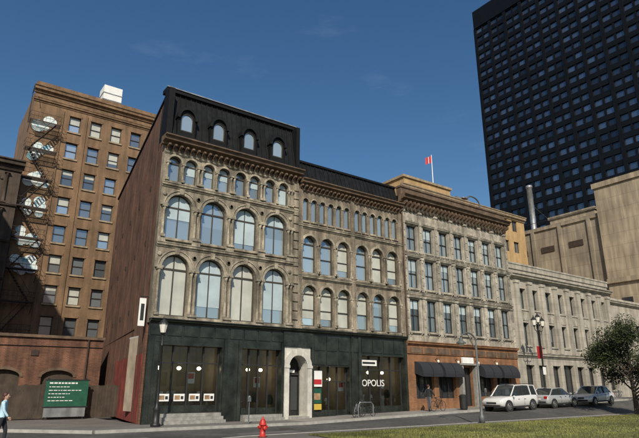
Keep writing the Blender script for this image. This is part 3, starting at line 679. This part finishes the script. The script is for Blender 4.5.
B.box('panel',M['greenboard'],-3.2,-.75,7.9,7.96,.75,2.25); B.box('posts',M['iron'],-3.1,-3.0,7.962,8.05,0,2.4); B.box('posts',M['iron'],-.95,-.85,7.962,8.05,0,2.4)
B.box('frame',M['iron'],-3.25,-.7,7.88,7.97,2.252,2.32); B.box('frame',M['iron'],-3.25,-.7,7.88,7.97,.68,.748)
for k in range(6):
    x=-3.0; ww=[1.5,1.0,1.8,1.2,.9,1.4][k]; rr=random.Random(k)
    while x<-3.0+ww: q=rr.uniform(.08,.22); B.box('text_lines',M['white'],x,x+q,7.892,7.899,2.06-k*.2,2.10-k*.2+(.04 if k==0 else 0)); x+=q+.05
B.box('lower_panel',M['galv'],-3.15,-.8,7.9,7.95,.15,.67); B.done()

# ================================================================ GROUND
def sheet(name,m,pts,z):
    o=Obj(name); o.poly('surface',m,[(x,y,z) for x,y in pts]); return o.done()
sheet('ground',M['ground'],[(-1500,-1500),(1500,-1500),(1500,1500),(-1500,1500)],-.16)
SS=[8+2*i for i in range(21)]+[60,90,150,300]
B=Obj('road'); B.poly('surface',M['asphalt'],[(-200,-60,-.14),(300,-60,-.14),(300,40,-.14),(-200,40,-.14)])
for a,b in zip(SS[:-1],SS[1:]):
    n=8
    for j in range(n):
        p=[]
        for s,jj in ((a,j),(b,j),(b,j+1),(a,j+1)):
            y0=isl(min(s,60)); y=y0+(-2.9-y0)*jj/n; p.append((s,y,gz(s,y)-.134))
        B.poly('raised_surface',M['asphalt'],p)
B.done()
B=Obj('pavement'); P=[(-3.0,-2.9),(8,-2.9),(8,.3),(.1,.3),(-.2,30),(-60,30),(-60,8.5),(-9,8.5),(-6.5,1.0)]
B.prism('slabs',M['pave'],P,-.13,0.0)
for a,b in zip(SS[:-1],SS[1:]):
    za,zb=gz(a,0),gz(b,0); B.poly('slabs_sloping',M['pave'],[(a,-2.9,za),(b,-2.9,zb),(b,.3,zb),(a,.3,za)])
    B.poly('kerb_sloping',M['kerb'],[(a,-3.06,za+.004),(b,-3.06,zb+.004),(b,-2.9,zb+.004),(a,-2.9,za+.004)]); B.poly('kerb_sloping',M['kerb'],[(a,-3.06,za-.16),(b,-3.06,zb-.16),(b,-3.06,zb+.004),(a,-3.06,za+.004)])
def kerbline(B,pts,z1,w=.16):
    for (x0,y0),(x1,y1) in zip(pts[:-1],pts[1:]):
        d=Vector((x1-x0,y1-y0)).normalized(); nrm=Vector((d.y,-d.x))*w
        B.prism('kerb',M['kerb'],[(x0+nrm.x,y0+nrm.y),(x1+nrm.x,y1+nrm.y),(x1,y1),(x0,y0)],-.135,z1)
kerbline(B,[(-9,8.5),(-6.5,1.0),(-3.0,-2.9),(8,-2.9)],.004)
B.done()
P=[(-1.2,-14),(-1.0,-11.2),(-.3,-10.1),(1.0,isl(1))]+[(s,isl(s)) for s in (15,30,45,60,75)]+[(75,-50),(-1.2,-50)]
B=Obj('traffic_island'); B.prism('paving',M['pave'],[(x,y) for x,y in P][::-1],-.13,0.0)
kerbline(B,[(75,isl(75)),(1.0,isl(1)),(-.3,-10.1),(-1.0,-11.2),(-1.2,-14),(-1.2,-50)],.02)
B.done()
GP=[(2.5,-13.5),(3.2,isl(3.2)-1.15),(70,isl(70)-1.15),(70,-48),(2.5,-48)]
B=Obj('grass_lawn'); B.poly('turf',M['grass'],[(x,y,.02) for x,y in GP[::-1]])
for i in range(52000):
    s=3+ (random.random()**1.4)*45; y=isl(s)-1.15-(random.random()**1.4)*10
    if y<-13.5 and s<3.3: continue
    h=random.uniform(.04,.10); a=random.uniform(0,3.14); w=.016; dx,dyy=math.cos(a)*w,math.sin(a)*w
    B.poly('blades',M['blade'],[(s-dx,y-dyy,.015),(s+dx,y+dyy,.015),(s+random.uniform(-.05,.05),y+random.uniform(-.05,.05),h)])
B.done()
B=Obj('fallen_leaves')
for i in range(900):
    s=2+random.random()*40; y=random.choice([isl(s)+random.random()**2*1.2,isl(s)-random.random()*4]); a=random.uniform(0,6.3); r=.04
    z=-.128+gz(s,y) if y>isl(s) else .035
    B.poly('leaves',M['warm'],[(s+r*math.cos(a+q*1.57)*(1 if q%2 else .6),y+r*math.sin(a+q*1.57)*(1 if q%2 else .6),z+.012*(q%2)) for q in range(4)])
B.done()
B=Obj('road_markings')
for i in range(9):
    s=17+i*5.6; B.poly('parking_ticks',M['roadwhite'],[(s,-5.0,gz(s,-5.0)-.129),(s+.1,-5.0,gz(s+.1,-5.0)-.129),(s+.1,-3.2,gz(s+.1,-3.2)-.129),(s,-3.2,gz(s,-3.2)-.129)])
B.done()
B=Obj('asphalt_repairs')
for (x,y,w,h) in ((2,-7.2,3.2,1.0),(-3,-8.5,1.2,2.4),(-8,-7,2.2,.8)): B.poly('patch',M['roof'],[(x,y,-.136),(x+w,y+.1,-.136),(x+w,y+h,-.136),(x,y+h-.05,-.136)])
rc=random.Random(3)
for k in range(7):
    x,y=rc.uniform(-9,4),rc.uniform(-8.5,-4); dx,dy2=rc.uniform(.5,1),rc.uniform(-.3,.3); P=[]
    for i in range(7): P.append((x,y)); x+=dx*.6; y+=dy2*.5+rc.uniform(-.15,.15)
    for (a,b),(c_,d) in zip(P[:-1],P[1:]): B.poly('cracks',M['rubber'],[(a,b,-.132),(c_,d,-.132),(c_,d+.025,-.132),(a,b+.025,-.132)])
B.done()
B=Obj('manhole_cover'); B.lathe('cover',M['rust'],(5.5,-5.2,-.14),[(.36,0),(.36,.009),(.3,.011)],24); B.done()

# ================================================================ STREET FURNITURE
B=Obj('fire_hydrant',(1.15,-10.35,0.0)); r=M['red']
B.lathe('barrel',r,(0,0,0),[(.16,0),(.16,.04),(.11,.05),(.11,.42),(.145,.43),(.145,.47),(.12,.48),(.12,.54),(.09,.62),(.04,.66),(.035,.68),(.035,.73)],14)
B.lathe('nozzle_left',r,(-.1,0,.36),[(.055,-.1),(.055,0),(.06,.0)],10,'x'); B.lathe('nozzle_right',r,(.1,0,.36),[(.055,0),(.055,.1),(.03,.11)],10,'x')
B.lathe('nozzle_front',r,(0,-.1,.33),[(.04,-.12),(.075,-.1),(.075,0)],10,'y'); B.lathe('bolts',M['iron'],(0,0,.02),[(.17,0),(.17,.015)],8); B.done(smooth=('barrel',))
def lantern(B,x,y,z,s=1.0):
    B.lathe('lantern_base',M['iron'],(x,y,z),[(.03,0),(.1*s,.08),(.12*s,.1),(.12*s,.14)],8)
    B.lathe('lantern_glass',M['globe'],(x,y,z),[(.11*s,.14),(.19*s,.55),(.19*s,.57)],8)
    B.lathe('lantern_cap',M['iron'],(x,y,z),[(.23*s,.57),(.22*s,.6),(.1*s,.78),(.04*s,.82),(.045*s,.88),(.01,.98)],8)
def oldlamp(loc,h,arms):
    B=Obj('street_lamp',loc)
    B.lathe('post',M['iron'],(0,0,0),[(.24,0),(.24,.12),(.17,.16),(.16,.75),(.19,.8),(.1,.95),(.075,1.1),(.055,h-.6),(.08,h-.58),(.08,h-.5),(.045,h-.45),(.045,h)],14)
    if arms:
        for s in (-1,1):
            B.tube('arm',M['iron'],[(0,0,h-.5),(s*.25,0,h-.62),(s*.5,0,h-.55),(s*.6,0,h-.35),(s*.6,0,h-.28)],.03)
            B.tube('scroll',M['iron'],[(s*.05,0,h-.95),(s*.25,0,h-.85),(s*.38,0,h-.62)],.018)
            lantern(B,s*.6,0,h-.28)
        lantern(B,0,0,h)
    else:
        lantern(B,0,0,h-.05,1.15)
        B.tube('crossbar',M['iron'],[(-.35,0,h-.35),(.35,0,h-.35)],.02)
    return B
B=oldlamp((.1,-1.9,0),4.4,False); B.done(smooth=('post',))
B=oldlamp((32.2,-2.55,gz(32,0)),6.4,True); B.box('parking_sign',M['white'],-.2,.2,-.1,-.08,2.3,2.9); B.box('banner',M['orange_sign'],.1,.14,-.02,.45,3.6,4.6); B.done(smooth=('post',))
B=Obj('street_lamp',(15.5,-9.2,0)); h=4.3
B.lathe('post',M['greyiron'],(0,0,0),[(.15,0),(.15,.35),(.09,.42),(.07,1.0),(.05,h)],12)
A=[(0,0,h)]+[(-.65+.65*math.cos(a*math.pi/12),.0,h+.45*math.sin(a*math.pi/12)) for a in range(1,11)]
B.tube('gooseneck',M['greyiron'],A,.04); B.tube('brace',M['greyiron'],[(0,0,h-.5),(-.35,0,h-.1),(-.7,0,h+.43)],.02)
B.lathe('luminaire',M['greyiron'],(-1.24,0,h-.12),[(.03,.3),(.08,.24),(.12,.12),(.26,.0),(.27,-.04)],14); B.sphere('bulb_glass',M['globe'],(-1.24,0,h-.18),.16,(1,1,.7)); B.done(smooth=('post','luminaire','bulb_glass'))
for x in (4.9,24.6,30.4):
    B=Obj('parking_meter',(x,-2.5,gz(x,0))); B.tube('post',M['greyiron'],[(0,0,0),(0,0,1.1)],.03); B.box('head',M['greyiron'],-.09,.09,-.06,.06,1.1,1.32); B.lathe('dome',M['greyiron'],(0,0,1.32),[(.09,0),(.07,.07),(.02,.1)],10); B.done(bevel={'head':.02})
B=Obj('litter_bin',(22.3,-2.3,gz(22.3,0))); B.lathe('drum',M['iron'],(0,0,0),[(.24,.02),(.27,.1),(.28,.85),(.3,.86),(.3,.92),(.2,1.02),(.1,1.04)],16); B.done()

def bicycle(loc,rz,col):
    B=Obj('bicycle',loc,rz)
    for x in (-.52,.52):
        P=[(x+.33*math.cos(a*math.pi/12),0,.345+.33*math.sin(a*math.pi/12)) for a in range(25)]
        B.tube('tyres',M['rubber'],P,.018,6)
        for a in range(9): B.tube('spokes',M['galv'],[(x,0,.345),(x+.32*math.cos(a*.7),0,.345+.32*math.sin(a*.7))],.004,3)
    bb=(-.06,0,.30); st=(-.2,0,.82); h2=(.38,0,.72)
    for a,b in ((bb,st),(bb,h2),((-.18,0,.76),h2),((-.52,0,.345),bb),((-.52,0,.345),(-.18,0,.76)),((.36,0,.92),(.52,0,.345))): B.tube('frame',col,[a,b],.018,6)
    B.tube('handlebar',M['iron'],[(.42,-.28,.96),(.36,-.1,.98),(.36,.1,.98),(.42,.28,.96)],.014,6); B.tube('stem',M['iron'],[(.36,0,.92),(.36,0,.98)],.016,6)
    B.sphere('saddle',M['iron'],(-.23,0,.87),.13,(1.1,.6,.3)); B.lathe('chainring',M['iron'],(bb[0],-.02,bb[2]),[(.09,0),(.09,.01)],14,'y')
    B.tube('pedals',M['iron'],[(bb[0],-.09,bb[2]-.16),(bb[0],-.05,bb[2]),(bb[0],.05,bb[2]),(bb[0],.09,bb[2]+.16)],.012,5)
    B.done()
bicycle((20.0,-2.0,gz(20,0)),.1,M['iron']); bicycle((12.6,-2.2,gz(12.6,0)),.5,M['galv']); bicycle((13.5,-2.1,gz(13.5,0)),.2,M['iron'])
B=Obj('bicycle_rack',(13.05,-2.45,gz(13,0))); B.tube('hoop',M['galv'],[(-.6,0,0),(-.6,0,.7),(-.45,0,.85),(.45,0,.85),(.6,0,.7),(.6,0,0)],.03); B.done()

# ================================================================ CARS
def car(name,loc,rz,paint,L,W,H,kind):
    B=Obj(name,loc,rz); hw=W/2; B.e.rotation_euler=(0,-.025 if abs(rz)<1.5 else .025,rz)
    if kind=='suv':
        st=[(-.5,.48,.86,.86),(-.49,.36,.98,.93),(-.44,.3,1.04,.98),(-.3,.28,1.05,1),(0,.28,1.03,1),(.2,.28,1.01,1),(.3,.28,.97,.99),(.42,.3,.9,.96),(.48,.36,.8,.9),(.5,.45,.70,.84)]
        cab=[(-.475,1.0,.90),(-.43,H-.06,.78),(-.1,H,.80),(.08,H-.03,.78),(.24,1.0,.90)]
    else:
        st=[(-.5,.42,.78,.84),(-.49,.32,.88,.92),(-.44,.26,.93,.97),(-.3,.24,.93,1),(0,.24,.90,1),(.2,.24,.89,1),(.3,.24,.85,.99),(.42,.27,.76,.95),(.48,.32,.66,.89),(.5,.4,.56,.82)]
        cab=[(-.40,.90,.88),(-.26,H-.05,.74),(-.06,H,.76),(.06,H-.04,.74),(.24,.88,.88)]
    V,F,_,_=B.part('body',paint); sec=[]
    for x,zb,zt,wf in st:
        w=hw*wf; zm=zb+(zt-zb)*.55
        s=[(0,zb),(w*.85,zb),(w*.97,zb+.08),(w,zm),(w*.94,zt-.03),(w*.84,zt),(0,zt+.02)]
        full=[(y,z) for y,z in s]+[(-y,z) for y,z in s[-2:0:-1]]
        b=len(V); V.extend([(x*L,y,z) for y,z in full]); sec.append((b,len(full)))
    for (a,n),(b,_) in zip(sec[:-1],sec[1:]):
        for i in range(n): j=(i+1)%n; F.append((a+i,a+j,b+j,b+i))
    F.append(tuple(sec[0][0]+i for i in range(sec[0][1]))); F.append(tuple(sec[-1][0]+i for i in range(sec[-1][1])))
    for s in (-1,1):
        pts=[(x*L,s*hw*w*1.0,z) for x,z,w in cab]; B.poly('glasshouse',M['carglass'],pts)
    cs=[((x*L,-hw*w,z),(x*L,hw*w,z)) for x,z,w in cab]
    B.poly('glasshouse',M['carglass'],[cs[0][0],cs[0][1],cs[1][1],cs[1][0]]); B.poly('glasshouse',M['carglass'],[cs[3][0],cs[3][1],cs[4][1],cs[4][0]])
    V,F,_,_=B.part('roof',paint); b=len(V)
    for x,z,w in cab[1:4]:
        for f,dz in ((-1.02,-.05),(-.9,.015),(0,.04),(.9,.015),(1.02,-.05)): V.append((x*L,hw*w*f,z+dz))
    for i in range(2):
        for j in range(4): F.append((b+i*5+j,b+i*5+j+1,b+(i+1)*5+j+1,b+(i+1)*5+j))
    for s in (-1,1):
        P=[(x*L,s*hw*w*1.005,z) for x,z,w in cab]
        B.tube('pillars',paint,[P[0],P[1]],[.05,.04],6); B.tube('pillars',paint,[P[3],P[4]],[.035,.05],6); B.tube('pillars',paint,[P[1],P[2],P[3]],.03,6)
        xm=-.09*L; B.tube('pillars_b',M['rubber'],[(xm,s*hw*.905,.92),(xm,s*hw*.79,H-.05)],.035,6)
        if kind=='suv': B.tube('pillars',paint,[(-.3*L,s*hw*.905,1.0),(-.28*L,s*hw*.79,H-.05)],.05,6)
        for xx in (-.09,.2): B.box('door_seams',M['rubber'],xx*L,xx*L+.012,min(s*hw*.985,s*hw*1.003),max(s*hw*.985,s*hw*1.003),.4,.82)
        for xx in (-.13,.04): B.box('door_handles',M['chrome'],xx*L,xx*L+.16,min(s*hw*.97,s*hw*1.015),max(s*hw*.97,s*hw*1.015),.78,.81)
        B.sphere('mirrors',paint,(.2*L,s*hw*1.08,.98),.1,(.7,1,.7)); 
        B.box('sill_trim',M['rubber'],-.3*L,.3*L,min(s*hw*.9,s*hw*1.01),max(s*hw*.9,s*hw*1.01),.24,.34)
        B.box('head_lamps',M['lamp_clear'],.462*L,.49*L,min(s*hw*.55,s*hw*.88),max(s*hw*.55,s*hw*.88),.58,.70); B.box('tail_lamps',M['lamp_red'],-.503*L,-.475*L,min(s*hw*.62,s*hw*.89),max(s*hw*.62,s*hw*.89),.68,.86)
    rw=.35 if kind=='suv' else .31
    for x in (-.31*L,.32*L):
        for s in (-1,1):
            y=s*(hw-.12)
            B.lathe('wheel_arches',M['rubber'],(x,s*(hw-.05),rw),[(rw+.07,-.06*s),(rw+.07,.056*s)],20,'y')
            B.lathe('tyres',M['rubber'],(x,y,rw),[(rw-.05,-.14),(rw,-.1),(rw,.1),(rw-.05,.14)],20,'y')
            yo=y+s*.142; B.lathe('wheels',M['chrome'],(x,yo,rw),[(rw*.66,0),(rw*.62,s*.012),(rw*.2,s*.006),(rw*.15,s*.02)],14,'y')
            for q in range(5):
                a=q*1.2566; B.box('wheel_slots',M['rubber'],x+rw*.4*math.cos(a)-.03,x+rw*.4*math.cos(a)+.03,min(yo,yo+s*.02),max(yo,yo+s*.02),rw+rw*.4*math.sin(a)-.03,rw+rw*.4*math.sin(a)+.03)
    B.box('bumper_trim',M['rubber'],.46*L,.503*L,-hw*.75,hw*.75,.36,.46); B.box('grille',M['rubber'],.48*L,.5035*L,-hw*.45,hw*.45,.52,.64)
    B.box('bumper_trim',M['rubber'],-.503*L,-.46*L,-hw*.75,hw*.75,.4,.5); B.box('number_plate',M['white'],-.507*L,-.5035*L,-.25,.25,.6,.72)
    if kind=='suv':
        for s in (-1,1): B.tube('roof_rails',M['iron'],[(-.36*L,s*hw*.7,H+.03),(-.34*L,s*hw*.7,H+.08),(.02*L,s*hw*.7,H+.08),(.05*L,s*hw*.7,H+.02)],.02,6)
    B.done(smooth=('body','tyres','roof','mirrors'))
car('parked_suv',(25.4,-4.0,gz(25.4,-4.0)-.13),math.pi,M['silver'],4.4,1.8,1.74,'suv')
car('parked_car',(30.9,-4.0,gz(30.9,-4.0)-.13),0,M['white_car'],4.3,1.72,1.42,'sedan')
car('parked_car',(35.8,-4.4,gz(35.8,-4.4)-.13),math.pi+.06,M['blue_car'],4.6,1.8,1.45,'sedan')

# ================================================================ PEOPLE
def person(name,loc,rz,top,legs,hair,stride=.25,h=1.68,armR=None,armL=None,longhair=False):
    """faces +x local"""
    E=bpy.data.objects.new(name,None); scene.collection.objects.link(E); E.location=loc; E.rotation_euler=(0,0,rz); k=h/1.72; E.scale=(k,k,k)
    def skin(nm,verts,edges,rad,m,sub=2):
        me=bpy.data.meshes.new(nm); me.from_pydata(verts,edges,[]); o=bpy.data.objects.new(nm,me); scene.collection.objects.link(o)
        o.modifiers.new('s','SKIN'); 
        for i,v in enumerate(me.skin_vertices[0].data):
            r=rad[i]; v.radius=(r,r) if not isinstance(r,tuple) else r
        me.skin_vertices[0].data[0].use_root=True
        ss=o.modifiers.new('u','SUBSURF'); ss.levels=sub; ss.render_levels=sub
        dg=bpy.context.evaluated_depsgraph_get(); me2=bpy.data.meshes.new_from_object(o.evaluated_get(dg)); bpy.data.objects.remove(o)
        me2.materials.clear()
        for mm in (m if isinstance(m,list) else [m]): me2.materials.append(mm)
        for p in me2.polygons: p.use_smooth=True
        o=bpy.data.objects.new(nm,me2); scene.collection.objects.link(o); o.parent=E; return o
    s=stride
    aL=armL or [(.0,.2,1.42),(-.12,.25,1.14),(-.02,.25,.91)]; aR=armR or [(.0,-.2,1.42),(.07,-.25,1.14),(.22,-.24,.95)]
    V=[(0,0,.96),(0,0,1.12),(0,0,1.34),(0,0,1.47),(.01,0,1.53),
       (0,.1,.9),(s*.45,.1,.5),(s*.35,.1,.09),(s*.35+.17,.11,.035),
       (0,-.1,.9),(-s*.25,-.1,.5),(-s*.95,-.1,.13),(-s*.95+.15,-.11,.04)]+aL+aR
    Eg=[(0,1),(1,2),(2,3),(3,4),(0,5),(5,6),(6,7),(7,8),(0,9),(9,10),(10,11),(11,12),(2,13),(13,14),(14,15),(2,16),(16,17),(17,18)]
    rad=[(.13,.15),(.115,.13),(.13,.16),.06,.05,.1,.068,.045,.04,.1,.068,.045,.04,.068,.052,.036,.068,.052,.036]
    o=skin('body',V,Eg,rad,[legs,top,M['skin'],M['rubber']])
    for p in o.data.polygons:
        c=p.center
        if c.z>1.49 and abs(c.y)<.1: p.material_index=2
        elif c.z<.09: p.material_index=3
        elif c.z>.93 or abs(c.y)>.205: p.material_index=1
        else: p.material_index=0
    hd=Obj('tmp'); bpy.data.objects.remove(hd.e); hd.e=E
    hd.sphere('head',M['skin'],(.02,0,1.61),.1,(.95,.76,1.15),16,12); hd.sphere('jaw',M['skin'],(.05,0,1.545),.055,(1,.9,.8))
    hd.sphere('nose',M['skin'],(.118,0,1.6),.017,(1,.8,1.4),8,6)
    for q in (-1,1):
        hd.sphere('eyes',M['iron'],(.103,q*.03,1.622),.011,n=8,k=6); hd.sphere('ears',M['skin'],(.01,q*.078,1.6),.022,(.7,.4,1.2),8,6)
    hd.sphere('mouth',M['orange_sign'],(.108,0,1.56),.014,(.5,1.4,.4),8,6)
    hd.sphere('hair',hair,(-.012,0,1.645),.108,(.98,.84,1.0),14,10)
    if longhair: hd.sphere('hair_back',hair,(-.06,0,1.55),.085,(.7,.95,1.5),12,8)
    hd.done(smooth='all')
    for A in (aL,aR):
        e,w=Vector(A[1]),Vector(A[2]); d=(w-e).normalized(); f=Vector((1,0,0)); f=(f-d*f.dot(d)).normalized(); 
        pv=[w, w+d*.05, w+d*.085]; vs=[tuple(x) for x in pv]; es=[(0,1),(1,2)]; rd=[.024,.03,.028]
        skin('palm',vs,es,rd,M['skin'],1)
        curl=Vector((0,-1 if A[0][1]>0 else 1,0))
        for j,ln in enumerate((.068,.078,.072,.056)):
            b=w+d*.075+f*(.028-.018*j); skin('finger',[tuple(b),tuple(b+d*ln*.5+curl*.006),tuple(b+d*ln*.9+curl*.028)],[(0,1),(1,2)],[.009,.0085,.007],M['skin'],1)
        b=w+d*.03+f*.025; skin('thumb',[tuple(b),tuple(b+f*.022+d*.025),tuple(b+f*.026+d*.055)],[(0,1),(1,2)],[.011,.01,.008],M['skin'],1)
    return E
person('walking_woman',(-7.2,-7.0,-.14),R(-20),M['cl_blue'],M['cl_dark'],M['hair'],.3,1.74,longhair=True)
person('man_with_bicycle',(19.5,-1.65,gz(19.5,0)),R(5),M['cl_dark'],M['cl_grey'],M['hair'],.1,1.75,armR=[(.0,-.2,1.42),(.14,-.25,1.16),(.38,-.22,1.0)])

# ================================================================ TREES
def tree(loc,h,cr,n,seed,low=.25,sq=1.0):
    rnd=random.Random(seed); B=Obj('broadleaf_tree',loc)
    B.tube('trunk',M['bark'],[(0,0,-.05),(.05,.02,h*.2),(-.05,.05,h*.45),(.05,0,h*.75)],[.2,.15,.12,.05],10)
    cl=[]
    for i in range(17):
        a=i*2.4; z=h*(low+.1+.6*rnd.random()); r=cr*rnd.uniform(.35,.95); p=Vector((r*math.cos(a),r*math.sin(a),z+h*.08)); cl.append((p,cr*rnd.uniform(.24,.42)))
        B.tube('limbs',M['bark'],[(0,0,z*.7),tuple(p*.5+Vector((0,0,z*.36))),tuple(p)],[.07,.045,.015],6)
    cl.append((Vector((0,0,h*.9)),cr*.35)); cl.append((Vector((.3,.2,h*.68)),cr*.5))
    for i in range(n):
        c,r=rnd.choice(cl); d=Vector((rnd.gauss(0,1),rnd.gauss(0,1),rnd.gauss(0,.8))).normalized()*r*rnd.random()**.45*rnd.uniform(.8,1.3); p=c+d
        s=rnd.uniform(.05,.11); u=Vector((rnd.uniform(-1,1),rnd.uniform(-1,1),rnd.uniform(-1,1))).normalized(); v=u.orthogonal().normalized()
        B.poly('foliage',M['leaf'],[p-u*s,p+v*s*.55,p+u*s,p-v*s*.55])
    B.done()
tree((32.4,-9.4,0),6.8,2.7,22000,3,.10)
tree((44,-8.6,0),8.0,3.0,9000,5,.1)

# ================================================================ WORLD / LIGHT / CAMERA
sv=Vector((-.54,-.80,.0)).normalized(); EL=R(37); sun_dir=Vector((sv.x*math.cos(EL),sv.y*math.cos(EL),math.sin(EL)))
w=bpy.data.worlds.new('World'); scene.world=w; w.use_nodes=True; nt=w.node_tree
bg=nt.nodes['Background']; sky=nt.nodes.new('ShaderNodeTexSky'); sky.sky_type='NISHITA'; sky.sun_disc=False
sky.sun_elevation=EL; sky.sun_rotation=math.atan2(sun_dir.x,sun_dir.y); sky.altitude=100; sky.air_density=1.1; sky.dust_density=.9; sky.ozone_density=2.0
hs=nt.nodes.new('ShaderNodeHueSaturation'); hs.inputs['Saturation'].default_value=1.25; nt.links.new(sky.outputs[0],hs.inputs['Color'])
tc=nt.nodes.new('ShaderNodeTexCoord'); mp=nt.nodes.new('ShaderNodeMapping'); mp.inputs['Scale'].default_value=(2.2,1.2,7); mp.inputs['Rotation'].default_value=(.2,.25,.4)
nz=nt.nodes.new('ShaderNodeTexNoise'); nz.inputs['Scale'].default_value=1.6; nz.inputs['Detail'].default_value=8; nz.inputs['Roughness'].default_value=.62
rp=nt.nodes.new('ShaderNodeValToRGB'); ramp(rp,[(.60,g4(0)),(.85,g4(.10))]); mx=nt.nodes.new('ShaderNodeMix'); mx.data_type='RGBA'
mx.inputs[7].default_value=(8,9,10,1)
nt.links.new(tc.outputs['Generated'],mp.inputs[0]); nt.links.new(mp.outputs[0],nz.inputs[0]); nt.links.new(nz.outputs[0],rp.inputs[0]); nt.links.new(rp.outputs[0],mx.inputs[0])
nt.links.new(hs.outputs[0],mx.inputs[6]); nt.links.new(mx.outputs[2],bg.inputs[0]); bg.inputs[1].default_value=.092
L=bpy.data.lights.new('sun','SUN'); L.energy=4.8; L.angle=R(.5); L.color=(1,.91,.76); lo=bpy.data.objects.new('sun',L); scene.collection.objects.link(lo)
lo.rotation_euler=(-sun_dir).to_track_quat('-Z','Y').to_euler()
cam=bpy.data.cameras.new('camera'); cam.sensor_width=36; cam.lens=550/639*36; cam.clip_end=4000; cam.clip_start=.1
co=bpy.data.objects.new('camera',cam); scene.collection.objects.link(co); co.location=(-10.18,-29.6,1.7)
co.rotation_euler=(R(90+17.27),0,-R(36)); scene.camera=co
